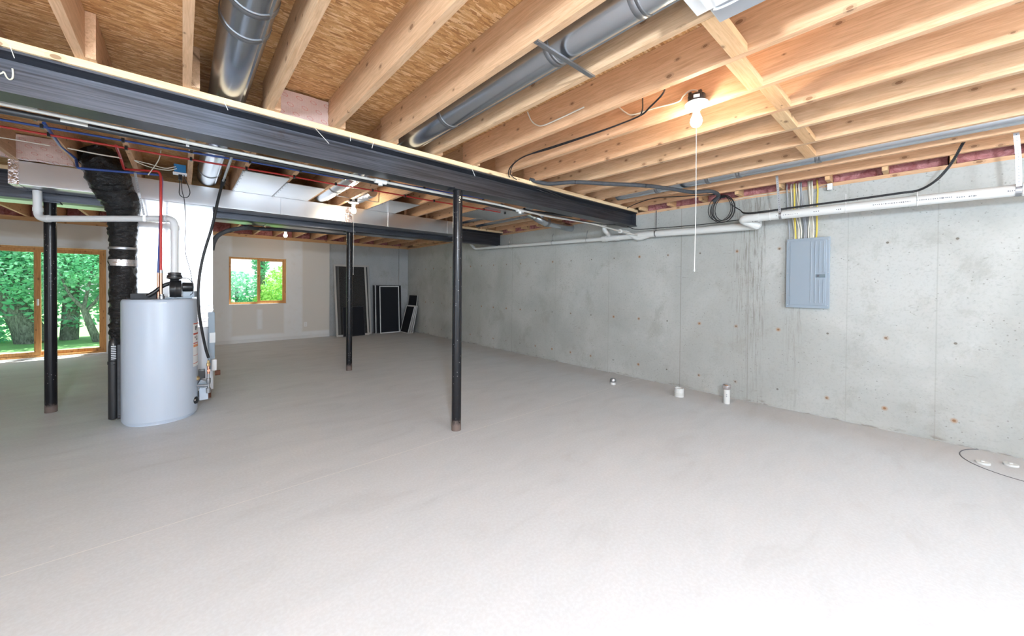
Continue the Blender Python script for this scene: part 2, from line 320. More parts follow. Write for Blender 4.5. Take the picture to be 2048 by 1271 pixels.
# ------------------------------------------------------------------ mesh builder
class MB:
    def __init__(s): s.bm = bmesh.new()
    def box(s, x0, x1, y0, y1, z0, z1, bev=0, mi=0, rot=None):
        r = bmesh.ops.create_cube(s.bm, size=1); vs = r['verts']
        c = Vector(((x0+x1)/2, (y0+y1)/2, (z0+z1)/2)); d = (x1-x0, y1-y0, z1-z0)
        for v in vs: v.co = Vector((v.co.x*d[0], v.co.y*d[1], v.co.z*d[2]))
        fs = set(f for v in vs for f in v.link_faces)
        if bev:
            es = list(set(e for v in vs for e in v.link_edges))
            rb = bmesh.ops.bevel(s.bm, geom=es, offset=bev, segments=2, affect='EDGES', profile=.7)
            fs = set(f for f in rb['faces']) | set(f for f in fs if f.is_valid); vs = list(set(v for f in fs for v in f.verts))
        if rot: bmesh.ops.rotate(s.bm, verts=vs, cent=(0, 0, 0), matrix=rot)
        bmesh.ops.translate(s.bm, verts=vs, vec=c)
        for f in fs:
            if f.is_valid: f.material_index = mi
        return s
    def obox(s, c, ax, ay, az, dx, dy, dz):
        """box with its own axes"""
        vs = []
        for i in (-1, 1):
            for j in (-1, 1):
                for k in (-1, 1): vs.append(s.bm.verts.new(Vector(c)+Vector(ax)*i*dx/2+Vector(ay)*j*dy/2+Vector(az)*k*dz/2))
        for q in ((0, 1, 3, 2), (4, 6, 7, 5), (0, 4, 5, 1), (2, 3, 7, 6), (0, 2, 6, 4), (1, 5, 7, 3)): s.bm.faces.new([vs[i] for i in q])
        return s
    def beam(s, p, q, w, h, upv=(0, 0, 1)):
        p, q = Vector(p), Vector(q); d = (q-p); L = d.length; d.normalize(); sd = d.cross(Vector(upv)).normalized(); u2 = sd.cross(d)
        return s.obox((p+q)/2, d, sd, u2, L, w, h)
    def ring(s, c, a, b, r, n, ph=0):
        return [s.bm.verts.new(c+a*math.cos(2*PI*i/n+ph)*(r[0] if isinstance(r, tuple) else r)+b*math.sin(2*PI*i/n+ph)*(r[1] if isinstance(r, tuple) else r)) for i in range(n)]
    def tube(s, pts, r, n=12, cap=True, smooth=0):
        pts = [Vector(p) for p in pts]
        if smooth: pts, r = catmull(pts, smooth, r)
        rr = r if isinstance(r, list) else [r]*len(pts)
        t0 = (pts[1]-pts[0]).normalized(); a = t0.cross(Vector((0, 0, 1)) if abs(t0.z) < .9 else Vector((1, 0, 0))).normalized(); prev = None; first = None
        for i, p in enumerate(pts):
            t = (pts[min(i+1, len(pts)-1)]-pts[max(i-1, 0)])
            if t.length < 1e-7: t = t0
            t.normalize(); a = (a-t*a.dot(t)).normalized(); b = t.cross(a)
            rg = s.ring(p, a, b, rr[i], n)
            if prev:
                for k in range(n): f = s.bm.faces.new((prev[k], prev[(k+1) % n], rg[(k+1) % n], rg[k])); f.smooth = True
            else: first = rg
            prev = rg
        if cap:
            s.bm.faces.new(first[::-1]); s.bm.faces.new(prev)
        return s
    def cyl(s, p, q, r, n=20, r2=None): return s.tube([p, q], [r, r if r2 is None else r2], n)
    def lathe(s, c, prof, n=32, axis=(0, 0, 1)):
        """prof: (radius, distance along the axis)"""
        ax = Vector(axis).normalized(); a = ax.cross(Vector((1, 0, 0)) if abs(ax.x) < .9 else Vector((0, 1, 0))).normalized(); b = ax.cross(a); prev = None; c = Vector(c)
        for i, (r, h) in enumerate(prof):
            rg = s.ring(c+ax*h, a, b, max(r, 1e-4), n)
            if prev:
                for k in range(n): f = s.bm.faces.new((prev[k], prev[(k+1) % n], rg[(k+1) % n], rg[k])); f.smooth = True
            else: s.bm.faces.new(rg[::-1])
            prev = rg
        s.bm.faces.new(prev); return s
    def torus(s, c, ax, R, r, n=32, m=8):
        ax = Vector(ax).normalized(); a = ax.cross(Vector((1, 0, 0)) if abs(ax.x) < .9 else Vector((0, 1, 0))).normalized(); b = ax.cross(a); c = Vector(c)
        s.tube([c+a*R*math.cos(2*PI*i/n)+b*R*math.sin(2*PI*i/n) for i in range(n+1)], r, m, False); return s
    def quad(s, a, b, c, d):
        s.bm.faces.new([s.bm.verts.new(Vector(p)) for p in (a, b, c, d)]); return s
    def prism(s, poly, v):
        """polygon (3d points) extruded by v"""
        v = Vector(v); A = [s.bm.verts.new(Vector(p)) for p in poly]; B = [s.bm.verts.new(Vector(p)+v) for p in poly]; k = len(poly)
        s.bm.faces.new(A[::-1]); s.bm.faces.new(B)
        for i in range(k): s.bm.faces.new((A[i], A[(i+1) % k], B[(i+1) % k], B[i]))
        return s
    def build(s, name, mat, parent=None, autosmooth=False):
        me = bpy.data.meshes.new(name); bmesh.ops.recalc_face_normals(s.bm, faces=s.bm.faces)
        if parent is not None:
            P = Vector((0, 0, 0)); q = parent
            while q: P += q.location; q = q.parent
        else:
            xs = [v.co for v in s.bm.verts]; lo = [min(v[i] for v in xs) for i in range(3)]; hi = [max(v[i] for v in xs) for i in range(3)]
            P = Vector(((lo[0]+hi[0])/2, (lo[1]+hi[1])/2, lo[2]))
        bmesh.ops.translate(s.bm, verts=s.bm.verts, vec=-P); s.bm.to_mesh(me); s.bm.free()
        if any(p.use_smooth for p in me.polygons): me.set_sharp_from_angle(angle=math.radians(38))
        o = bpy.data.objects.new(name, me); COL.objects.link(o)
        for mm in (mat if isinstance(mat, list) else [mat]): me.materials.append(MAT[mm] if isinstance(mm, str) else mm)
        if parent is not None: o.parent = parent
        else: o.location = P
        return o
def catmull(pts, k, r=None):
    out = []; P = [pts[0]*2-pts[1]]+pts+[pts[-1]*2-pts[-2]]; ro = [] if isinstance(r, list) else r
    for i in range(1, len(P)-2):
        a, b, c, d = P[i-1:i+3]
        for j in range(k):
            t = j/k; out.append(.5*((2*b)+(c-a)*t+(2*a-5*b+4*c-d)*t*t+(3*b-a-3*c+d)*t**3))
            if isinstance(r, list): ro.append(r[i-1]*(1-t)+r[i]*t)
    out.append(pts[-1])
    if isinstance(r, list): ro.append(r[-1])
    return out, ro
def tag(o, label=None, cat=None, group=None, kind=None):
    if label: o['label'] = label
    if cat: o['category'] = cat
    if group: o['group'] = group
    if kind: o['kind'] = kind
    return o
def thing(name, loc, label, cat, group=None):
    o = bpy.data.objects.new(name, None); COL.objects.link(o); o.location = loc; o.empty_display_size = .1
    return tag(o, label, cat, group)
def copy_tree(o, parent=None):
    c = o.copy(); COL.objects.link(c); c.parent = parent
    for ch in [k for k in bpy.data.objects if k.parent == o]: copy_tree(ch, c)
    return c
def struct(o): return tag(o, kind='structure')
V = Vector
def fillet(pts, r, k=6):
    """round the corners of a pipe route"""
    pts = [V(p) for p in pts]; out = [pts[0]]
    for i in range(1, len(pts)-1):
        a, b, c = pts[i-1], pts[i], pts[i+1]; d1 = (a-b).normalized(); d2 = (c-b).normalized(); rr = min(r, (a-b).length*.45, (c-b).length*.45)
        p, q = b+d1*rr, b+d2*rr
        for j in range(k+1):
            t = j/k; out.append(p*(1-t)**2+b*2*t*(1-t)+q*t*t)
    out.append(pts[-1]); return out

# ------------------------------------------------------------------ levels of the place
XW, YF, ZW = 5.05, 10.41, 2.418          # concrete side wall, far wall, top of the walls
ZJ, JH, JT = 2.494, .235, .038           # joist underside, depth, thickness
ZC = ZJ+JH
XL, YB = -3.6, -3.5                      # unseen left and back walls
X0, DX = 1.258, .4064                    # right face of the first counted joist and the spacing
def jx(n): return X0+DX*n

# ------------------------------------------------------------------ setting
m_ = MB(); m_.box(XL-.2, XW+.25, YB-.2, YF+.3, -.15, 0); struct(m_.build('floor', 'floor'))
m_ = MB(); m_.box(XL-.2, XW+.25, YB-.2, YF+.3, ZC, ZC+.02); struct(m_.build('ceiling', 'osb'))
m_ = MB(); m_.box(XW, XW+.22, YB-.2, YF+.3, -.1, ZW); struct(m_.build('wall_right', 'cwall'))
# far wall: drywall stretch with door and window openings, concrete stretch
DX0, DX1, DZ0, DZ1 = -2.86, -1.075, 0.0, 1.995
WX0, WX1, WZ0, WZ1 = .765, 1.905, .875, 1.975
m_ = MB()
for x0, x1, z0, z1 in ((XL, DX0, 0, ZW), (DX0, DX1, DZ1, ZW), (DX1, WX0, 0, ZW), (WX0, WX1, 0, WZ0), (WX0, WX1, WZ1, ZW), (WX1, 2.872, 0, ZW)):
    m_.box(x0, x1, YF, YF+.15, z0, z1)
struct(m_.build('wall_far', 'drywall'))
m_ = MB(); m_.box(2.872, XW, YF+.04, YF+.26, -.1, ZW); m_.box(4.78, XW, YF-.02, YF+.04, 0, ZW); struct(m_.build('wall_far_concrete', 'cwall2'))
# back and left walls, behind the camera, with openings added for the fill lights
m_ = MB()
for x0, x1, z0, z1 in ((XL, -.4, 0, ZW), (-.4, 3.0, 0, .65), (-.4, 3.0, 2.25, ZW), (3.0, XW, 0, ZW)): m_.box(x0, x1, YB-.12, YB, z0, z1)
struct(m_.build('wall_back', 'drywall'))
m_ = MB()
for y0, y1, z0, z1 in ((YB, -2.15, 0, ZW), (-2.15, .95, 2.15, ZW), (.95, YF+.15, 0, ZW)): m_.box(XL-.12, XL, y0, y1, z0, z1)
struct(m_.build('wall_left', 'drywall'))
# baseboard strip of the drywall stretch
m_ = MB(); m_.box(-1.0, 2.872, YF-.012, YF, 0, .075, .003); struct(m_.build('baseboard_far', 'white_trim'))
# rim boards above the walls
m_ = MB(); m_.box(XW+.17, XW+.21, YB-.2, YF+.3, ZW, ZC); m_.box(XL-.2, XW+.2, YF+.22, YF+.26, ZW, ZC); m_.box(XL-.2, XW+.2, YB-.2, YB-.16, ZW, ZC); m_.box(XL-.2, XL-.16, YB-.2, YF+.3, ZW, ZC)
struct(m_.build('trim_1', 'wood'))
m_ = MB(); m_.box(XW+.005, XW+.15, YB-.1, YF+.2, ZW, ZW+.038); struct(m_.build('trim_2', 'wood'))
m_ = MB(); m_.box(XL, XW, YF+.02, YF+.15, ZW, ZJ); struct(m_.build('trim_3', 'woodx'))

# ---- patio door and window
def frame4(m, x0, x1, z0, z1, w, y0, y1, bev=.003):
    m.box(x0, x1, y0, y1, z1-w, z1, bev); m.box(x0, x1, y0, y1, z0, z0+w, bev); m.box(x0, x0+w, y0, y1, z0+w, z1-w, bev); m.box(x1-w, x1, y0, y1, z0+w, z1-w, bev)
d = thing('door_1', (-1.97, YF+.05, 0), None, None); d['kind'] = 'structure'
m_ = MB(); frame4(m_, DX0+.012, DX1-.012, .025, DZ1-.012, .035, YF+.045, YF+.14); m_.build('door_frame', 'wood_frame', d)
def sash(x0, x1, y):
    m = MB(); frame4(m, x0, x1, .06, DZ1-.047, .062, y, y+.035); p = m.build('door_panel', 'wood_frame', d)
    g = MB(); g.box(x0+.06, x1-.06, y+.014, y+.02, .12, DZ1-.107); g.build('pane', 'glass', p); return p
sash(DX0+.05, -1.88, YF+.055)
pr = sash(-1.965, DX1-.05, YF+.095)
m_ = MB(); m_.box(-1.922, -1.898, YF+.03, YF+.056, .94, 1.06, .008); m_.build('handle', 'white', d)
m_ = MB(); frame4(m_, DX0-.0, DX1, 0, DZ1, .012, YF-.004, YF+.045, .002); m_.build('casing', 'white_trim', d)
m_ = MB(); m_.box(DX0+.01, DX1-.01, YF+.0, YF+.05, 0.0, .024, .004); m_.build('threshold', 'white_trim', d)
wn = thing('window_1', (1.335, YF+.06, WZ0), None, None); wn['kind'] = 'structure'
m_ = MB(); frame4(m_, WX0+.012, WX1-.012, WZ0+.012, WZ1-.012, .042, YF+.07, YF+.14); m_.box(1.315, 1.36, YF+.075, YF+.13, WZ0+.05, WZ1-.05, .003); m_.build('window_frame', 'wood_frame', wn)
m_ = MB(); frame4(m_, 1.345, WX1-.055, WZ0+.055, WZ1-.055, .028, YF+.082, YF+.112); m_.build('sash', 'wood_frame', wn)
m_ = MB(); m_.box(WX0+.05, 1.32, YF+.1, YF+.105, WZ0+.05, WZ1-.05); m_.build('pane', 'glass', wn)
m_ = MB(); m_.box(1.37, WX1-.08, YF+.095, YF+.1, WZ0+.08, WZ1-.08); m_.build('pane', 'glass', wn)
m_ = MB(); frame4(m_, WX0, WX1, WZ0, WZ1, .012, YF-.003, YF+.075, .002); m_.build('casing', 'white_trim', wn)
m_ = MB(); m_.box(WX1-.052, WX1-.028, YF+.05, YF+.072, 1.36, 1.46, .004); m_.build('latch', 'wood_frame', wn)
# unseen window and door, added to go with the fill lights
w2 = thing('added_window', (1.3, YB-.06, .65), None, None); w2['kind'] = 'structure'
m_ = MB(); frame4(m_, -.39, 2.99, .66, 2.24, .05, YB-.09, YB-.04); m_.box(1.27, 1.33, YB-.09, YB-.04, .7, 2.2); m_.build('window_frame', 'white_trim', w2)
d2 = thing('added_door', (XL-.06, -.6, 0), None, None); d2['kind'] = 'structure'
m_ = MB()
for y0, y1, z0, z1 in ((-2.14, -2.08, 0, 2.14), (.88, .94, 0, 2.14), (-2.08, .88, 2.08, 2.14), (-.64, -.56, 0, 2.08), (-2.08, .88, 0, .06)): m_.box(XL-.09, XL-.04, y0, y1, z0, z1, .003)
m_.build('door_frame', 'white_trim', d2)

# ------------------------------------------------------------------ steel beams and plates
def ibeam(xa, xb, yc, z0, z1, fw=.165, tf=.012, tw=.008, name='steel_beam'):
    m = MB(); h = fw/2; q = tw/2
    prof = [(-h, z0), (h, z0), (h, z0+tf), (q, z0+tf+.012), (q, z1-tf-.012), (h, z1-tf), (h, z1), (-h, z1), (-h, z1-tf), (-q, z1-tf-.012), (-q, z0+tf+.012), (-h, z0+tf)]
    m.prism([(xa, yc+y, z) for y, z in prof], (xb-xa, 0, 0)); return m
nb = thing('steel_beam', (1.5, 2.978, 2.252), 'big black steel beam crossing near the camera above the bare round post', 'beam', 'steel beams carrying the joists')
ibeam(XL, XW+.10, 2.978, 2.252, 2.456).build('beam_body', 'steel', nb)
def stroke(pts3, r, name, mat, parent): m = MB(); m.tube(pts3, r, 6, True, 4); return m.build(name, mat, parent)
# chalk letter W on the web, its last strokes are in view
wy = 2.968
tag(stroke([pt(u, v, 'Y', wy) for u, v in ((-42, 126), (-36, 150), (-24, 158), (-16, 138), (-6, 148), (4, 146), (8, 144), (14, 155), (20, 159), (25, 156), (26, 146), (25, 137))], .0032, 'chalk_letter', 'chalk', nb), 'pale chalk letter W')
m_ = MB(); m_.box(XW-.03, XW-.02, 2.90, 2.974, 2.262, 2.446); m_.build('end_stiffener', 'steel', nb)
fb = thing('steel_beam', (1.5, 6.078, 2.19), 'farther black steel beam behind the long sheet metal trunk duct', 'beam', 'steel beams carrying the joists')
ibeam(XL, XW+.10, 6.078, 2.19, 2.456).build('beam_body', 'steel', fb)
for yc, lab in ((2.978, 'light wooden plate on top of the near black beam'), (6.078, 'wooden plate on top of the farther black beam')):
    m_ = MB(); m_.box(XL, XW+.0, yc-.10, yc+.09, 2.456, ZJ, .002); tag(m_.build('wooden_plate', 'wood_plate'), lab, 'plate')
# wood slivers hanging off the plate edge
for i, (a, b) in enumerate((((20, 92), (29, 116)), ((448, 203), (456, 220)), ((630, 256), (658, 287)), ((747, 284), (744, 296)), ((944, 338), (950, 352)), ((700, 270), (701, 282)))):
    p = pt(*a, 'Y', 2.872); q = pt(*b, 'Y', 2.862); m_ = MB(); m_.beam(p, q, .0025, .004, (0, 1, 0))
    tag(m_.build('wood_sliver', 'rope'), ['thin wood splinter above the chalk letter on the near beam', 'short wood splinter on the plate left of the foil batt', 'longest wood splinter hanging off the plate below the foil batt', 'tiny splinter on the plate edge just left of the first full joist end', 'small splinter on the plate just right of the post top', 'tiny splinter at the right end of the foil batt'][i], 'splinter', 'wood splinters on the near plate edge')

# ------------------------------------------------------------------ posts
def post(x, y, ztop, lab, marks=None, wide=False):
    t = thing('steel_post', (x, y, 0), lab, 'post', 'round steel posts')
    m = MB(); m.lathe((x, y, 0), [(.0445, 0), (.0445, ztop-.012)], 32); m.build('pipe_shaft', 'post', t)
    m = MB(); m.box(x-.075, x+.075, y-.07, y+.06, ztop-.012, ztop, .001); m.build('top_plate', 'steel', t)
    if marks:
        for pl in marks: stroke(pl, .0018, 'chalk_mark', 'chalk', t)
    return t
def on_post(u, v): # point on the near post's skin
    p = pt(u, v, 'Y', 2.94); d = V((1.925-p.x, 2.94-p.y, 0)); return V((p.x, 2.94, p.z)) - V((0, 1, 0))*math.sqrt(max(0, .0456**2-(p.x-1.925)**2))
post(1.925, 2.94, 2.252, 'nearest black round post standing on the saw cut line in the floor', [[on_post(u, v) for u, v in ((913, 397), (915, 394), (916, 397), (913, 401), (915, 403), (914, 401))], [on_post(u, v) for u, v in ((912.5, 407), (915.5, 405.5))]])
post(1.97, 6.085, 2.19, 'slim black post in front of the leaning window screens')
post(-1.03, 6.09, 2.19, 'black round post at the left in front of the sliding glass door')

# ------------------------------------------------------------------ joists
def joist_mesh(L):
    m = MB(); m.box(-JT/2, JT/2, -L/2, L/2, 0, JH-.002, .0018); return m
GN = 'floor joists over the near half of the room'
near_lab = {-8: None, -7: None, -6: 'pine joist left of the frame above the near beam, second beyond the left edge',
 -5: 'pine joist end cut off by the upper left corner of the photo',
 -4: 'first full pine joist from the left above the near beam, leaning across the strand board',
 -3: 'pine joist just left of the big vertical looking round duct',
 -2: 'pine joist just right of the big round duct, left of the foil batt',
 -1: 'pine joist touching the right edge of the foil batt',
 0: 'broad pine joist along the left side of the long grey duct with the strap bracket',
 1: 'pine joist along the right side of the long grey duct with the strap bracket',
 2: 'pine joist carrying the short cream cable, second to the right of the grey bracketed duct',
 3: 'pine joist that holds the near lit bulb',
 4: 'pine joist first to the right of the near lit bulb',
 5: 'pine joist second to the right of the near lit bulb',
 6: 'pine joist third to the right of the near lit bulb',
 7: 'pine joist just left of the thin grey duct near the concrete wall',
 8: 'pine joist just right of the thin grey duct near the concrete wall',
 9: 'pine joist nearest the concrete wall over the pink insulation blocks'}
L = 3.02-(YB-.16); j0 = joist_mesh(L).build('floor_joist', 'wood')
first = True
for k in range(-6, 10):
    o = j0 if first else j0.copy()
    if not first: COL.objects.link(o)
    first = False
    xc = jx(k)-JT/2 - (.03 if k == 9 else 0); o.location = (xc, YB-.16+L/2, ZJ)
    lab = near_lab.get(k) or 'pine joist of the near half, left of the frame'
    tag(o, lab, 'joist', GN)
ORD = ['first', 'second', 'third', 'fourth', 'fifth', 'sixth', 'seventh', 'eighth', 'ninth', 'tenth', 'eleventh', 'twelfth', 'thirteenth', 'fourteenth', 'fifteenth', 'sixteenth', 'seventeenth', 'eighteenth', 'nineteenth', 'twentieth', 'twenty-first', 'twenty-second']
L = 6.16-2.84; j1 = joist_mesh(L).build('floor_joist', 'wood'); first = True
for i, k in enumerate(range(9, -8, -1)):
    o = j1 if first else j1.copy()
    if not first: COL.objects.link(o)
    first = False
    o.location = (jx(k)+JT/2 - (.035 if k == 9 else 0), 2.84+L/2, ZJ); tag(o, 'pine joist spanning between the two black beams, %s from the concrete side wall' % ORD[i], 'joist', 'floor joists between the two steel beams')
L = YF+.2-6.0; j2 = joist_mesh(L).build('floor_joist', 'wood'); first = True
for i, k in enumerate(range(9, -12, -1)):
    o = j2 if first else j2.copy()
    if not first: COL.objects.link(o)
    first = False
    o.location = (jx(k)-JT/2, 6.0+L/2, ZJ); tag(o, 'pine joist resting on the far wall, %s from the concrete side wall' % ORD[i], 'joist', 'floor joists over the far end of the room')
# blocking between the near joists
BL = {1: (.56, .70, 'wooden block right beside the ceiling vent box'), 2: (.60, .74, 'wooden block with nail heads, right above the near lit bulb'), 3: (.56, .69, 'wooden block between the joists just right of the near lit bulb'), 4: (.60, .735, 'greenish wooden block, third in the stepped row right of the bulb'), 5: (.575, .69, 'wooden block fourth in the stepped row right of the bulb'), 6: (.63, .76, 'last small wooden block of the stepped row, before the thin duct')}
for k, (ya, yb, lab) in BL.items():
    a = (ya+yb)/2; m_ = MB(); m_.box(jx(k)+.001, jx(k+1)-JT-.001, a-.036, a+.036, ZJ-.0, ZJ+.04, .002)
    tag(m_.build('blocking', 'woodx'), lab, 'block', 'stepped row of wooden blocks between joists')
# rim blocks on the side wall plate with pink insulation between
ys = [.70+.412*i for i in range(-3, 23)]
vis = {-2: 'wooden rim block right of the bent black cable', -1: 'wooden rim block left of the bent black cable', 0: 'wooden rim block with the white clip box under it', 1: 'wooden rim block just left of the yellow and white cables', 2: 'wooden rim block above the tall strap hanger and pipe elbow'}
for i, y in zip(range(-3, 23), ys):
    if 2.8 < y < 3.15 or 5.9 < y < 6.25: continue
    m_ = MB(); m_.box(jx(9)-.028, XW+.168, y-.019, y+.019, ZW+.04, ZC-.002, .001)
    near = i-2
    lab = {-2: vis[-2], -1: vis[-1], 0: vis[0], 1: vis[1], 2: vis[2]}.get(i) or ('wooden rim block over the side wall, %s beyond the strap hanger towards the far corner' % ORD[i-3] if i > 2 else 'wooden rim block over the side wall right of the frame')
    tag(m_.build('rim_block', 'woodx'), lab, 'block', 'wooden rim blocks above the side wall')
def batt(x0, x1, y0, y1, z0, z1, lab, mat='pink', grp=None, seed=0):
    m = MB(); bmesh.ops.create_grid(m.bm, x_segments=10, y_segments=10, size=.5)
    vs = list(m.bm.verts); m.bm.free(); m = MB(); rnd = random.Random(seed); nx = 10
    m.box(x0, x1, y0, y1, z0, z1); bmesh.ops.subdivide_edges(m.bm, edges=m.bm.edges, cuts=5, use_grid_fill=True)
    for v in m.bm.verts:
        v.co += V((rnd.uniform(-1, 1), rnd.uniform(-1, 1), rnd.uniform(-1, 1)))*.006
    for f in m.bm.faces: f.smooth = True
    return tag(m.build('insulation_batt', mat), lab, 'insulation', grp)
for i, (a, b) in enumerate(zip(ys[:-1], ys[1:])):
    k = i-3
    if k < -4 or k > 14 or (2.6 < a < 3.1) or (5.7 < a < 6.2): continue
    lab = {-3: 'pink insulation batt at the far right above the hanging strap', -2: 'pink insulation batt crossed by the bent black cable', -1: 'pink insulation batt above the right half of the white drain pipe', 0: 'pink insulation batt between the white clip box and the cables', 1: 'pink insulation batt behind the top of the white and yellow cables', 2: 'pink insulation batt above the black cable coil'}.get(k) or 'pink insulation batt over the side wall, %s beyond the cable coil' % ORD[max(0, k-3)]
    if k < -3: lab = 'pink insulation batt over the side wall right of the frame'
    batt(XW+.03, XW+.16, a+.024, b-.024, ZW+.045, ZC-.012, lab, 'pink', 'pink insulation batts over the side wall', i)
for i, k in enumerate(range(8, -10, -1)):
    batt(jx(k)+.01, jx(k+1)-JT-.01, YF+.08, YF+.19, ZJ+.012, ZC-.012, 'pink insulation batt above the far wall, %s from the concrete side wall' % ORD[i], 'pink', 'pink insulation batts above the far wall', 100+i)
batt(jx(-2)+.002, jx(-1)-JT-.002, 2.99, 3.06, ZJ+.006, ZC-.015, 'foil faced insulation batt with red oval prints above the near beam', 'foilbatt', None, 5)
batt(-1.24, -.80, 5.58, 5.64, ZJ+.006, ZC-.01, 'dull foil faced batt above the left end of the trunk duct', 'foilbatt', None, 6)

# ------------------------------------------------------------------ ducts
def rod(m, p, q, r, n=28): m.cyl(p, q, r, n)
def round_duct(x, z, r, y0, y1, bands, lab, grp='round ducts in the joist bays', tail=None):
    t = thing('round_duct', (x, (y0+y1)/2, z-r), lab, 'duct', grp)
    m = MB(); m.cyl((x, y0, z), (x, y1, z), r, 40); m.build('duct_pipe', 'galvpipe', t)
    for yb in bands:
        m = MB(); m.lathe((x, yb-.022, z), [(r+.001, 0), (r+.004, .003), (r+.0045, .012), (r+.002, .016), (r+.0045, .022), (r+.0045, .032), (r+.004, .041), (r+.001, .044)], 40, (0, 1, 0)); m.build('joint_band', 'band', t)
    m = MB(); m.beam((x+r*.62, y0, z-r*.80), (x+r*.62, y1, z-r*.80), .012, .003); m.build('seam', 'galvpipe', t)
    return t
xA = jx(0)+(DX-JT)/2; ra = .098
A = round_duct(xA, 2.602, ra, -3.3, 5.66, (.82, 1.29, 2.32, 4.95), 'long grey round duct crossed by the strap bracket, running over the near beam')
m_ = MB(); m_.box(jx(0)-.036, jx(1)-.004, 1.208, 1.238, ZJ-.0045, ZJ-.0005, .0008); m_.box(jx(0)-.036, jx(1)-.004, 1.208, 1.211, ZJ-.010, ZJ-.0005)
for xx in (jx(0)-.02, jx(1)-.02): m_.lathe((xx, 1.223, ZJ-.008), [(.006, 0), (.006, .004)], 10)
tag(m_.build('strap_bracket', 'strap'), 'flat galvanised strap bracket screwed across two joists under the grey duct', 'bracket')
xB = jx(-3)+(DX-JT)/2
round_duct(xB, 2.602, .098, -3.3, 5.66, (1.93, 2.15, 5.2), 'large round duct in the upper left between the two joists left of the foil batt')
xC = jx(7)+(DX-JT)/2+.02
round_duct(xC, 2.575, .078, -3.3, 2.75, (.68, 1.32, 1.62, 2.2), 'thin grey round duct high along the concrete wall side')
round_duct(xC+.02, 2.575, .078, 4.05, 5.9, (4.6, 4.3), 'thin grey duct in the middle bay above the end of the far trunk duct')
round_duct(jx(6)+.22, 2.575, .07, 3.6, 5.9, (4.4,), 'second thin grey duct in the middle bay, left of its neighbour')
xE = jx(2)+.22
round_duct(jx(1)+.21, 2.59, .07, 4.9, 5.68, (5.0,), 'short round duct just right of the middle lit bulb')
# elbow duct hanging by the wall under the near beam
t = thing('elbow_duct', (4.2, 3.9, 2.3), 'short round elbow duct hanging just beyond the near beam by the wall', 'duct')
e0, e1, e2 = pt(1078, 437, 'Z', 2.44), pt(1092, 444, 'Z', 2.40), pt(1152, 458, 'Z', 2.36)
m_ = MB(); m_.tube([e0+V((-.02, .25, .12)), e0+V((-.01, .1, .06)), e0, e1], .068, 24, True, 5); m_.build('elbow', 'galvpipe', t)
m_ = MB(); m_.cyl(e1, e2, .066, 28); m_.build('duct_pipe', 'galvpipe', t)
dd = (e2-e1).normalized(); m_ = MB(); m_.cyl(e1-dd*.01, e1+dd*.045, .072, 28); m_.build('joint_band', 'band', t); m_ = MB(); m_.cyl(e2-dd*.02, e2+dd*.025, .073, 28); m_.build('end_band', 'blackp', t)
# main supply trunk
TX0, TX1, TY0, TY1, TZ0, TZ1 = -1.19, 3.74, 5.655, 5.985, 2.27, ZJ-.002
t = thing('trunk_duct', ((TX0+TX1)/2, 5.82, TZ0), 'long rectangular sheet metal trunk duct hanging in front of the farther beam', 'duct')
m_ = MB(); m_.box(TX0, 1.82, TY0, TY1, TZ0, TZ1, .003); m_.box(1.82, TX1, TY0, TY1, TZ0+.0, TZ1, .003); m_.build('duct_body', 'galv', t)
for x in (.97, 2.42, 3.5): m_ = MB(); m_.box(x-.012, x+.012, TY0-.012, TY0, TZ0-.004, TZ1-.004, .002); m_.build('drive_cleat', 'galv', t)
m_ = MB(); m_.box(1.77, 1.865, TY0-.004, TY0, TZ0, TZ1); m_.box(1.77, 1.865, TY0-.004, TY1-.1, TZ0-.004, TZ0); m_.build('foil_tape', 'tape', t)
m_ = MB(); m_.box(TX0-.012, TX0+.05, TY0-.006, TY1+.004, TZ0-.004, TZ1); m_.build('end_cap', 'tape', t)
m_ = MB(); m_.box(TX1-.03, TX1+.012, TY0-.012, TY1, TZ0-.012, TZ1-.01, .002); m_.build('end_collar', 'galv', t)
t2 = thing('return_duct', (.5, 6.42, 2.2), 'second rectangular sheet metal duct behind the farther beam, seen as a pale strip', 'duct')
m_ = MB(); m_.box(-2.9, 3.3, 6.19, 6.62, 2.215, ZJ-.002, .003); m_.build('duct_body', 'galv', t2)
for x in (-1.9, -1.1, .0, .9, 2.1): m_ = MB(); m_.box(x-.01, x+.01, 6.188, 6.625, 2.205, 2.215); m_.build('drive_cleat', 'galv', t2)
# plenum down to the furnace
t = thing('plenum_duct', (-.055, 5.83, 1.1), 'white looking sheet metal plenum rising behind the water heater', 'duct')
m_ = MB(); m_.box(-.375, .268, 5.62, 6.04, 1.10, 2.262, .003); m_.build('duct_body', 'galv', t)
for z in (2.20, 2.135, 2.09): m_ = MB(); m_.box(-.379, .272, 5.612, 6.0, z-.004, z+.004, .001); m_.build('seam', 'galv', t)
t = thing('furnace', (-.055, 5.9, 0), 'furnace cabinet mostly hidden behind the grey water heater', 'furnace')
m_ = MB(); m_.box(-.385, .275, 5.66, 6.3, .10, .84, .006); m_.build('cabinet', 'furnace', t)
m_ = MB(); m_.box(-.38, .272, 5.64, 6.02, .845, 1.10, .004); m_.build('coil_case', 'tape', t)
m_ = MB(); m_.box(.225, .285, 5.60, 5.66, .35, 1.02, .004); m_.build('side_channel', 'greybox', t)
m_ = MB(); m_.box(.235, .29, 5.59, 5.60, .66, .78, .002); m_.build('switch_plate', 'white', t)
m_ = MB(); m_.box(.25, .30, 5.53, 5.60, .34, .47, .012); m_.build('valve_cover', 'white', t)
for x, y in ((-.34, 5.7), (.22, 5.7), (-.34, 6.25), (.22, 6.25)): m_ = MB(); m_.box(x-.035, x+.035, y-.035, y+.035, 0, .10, .004); m_.build('foot_block', 'rust', t)
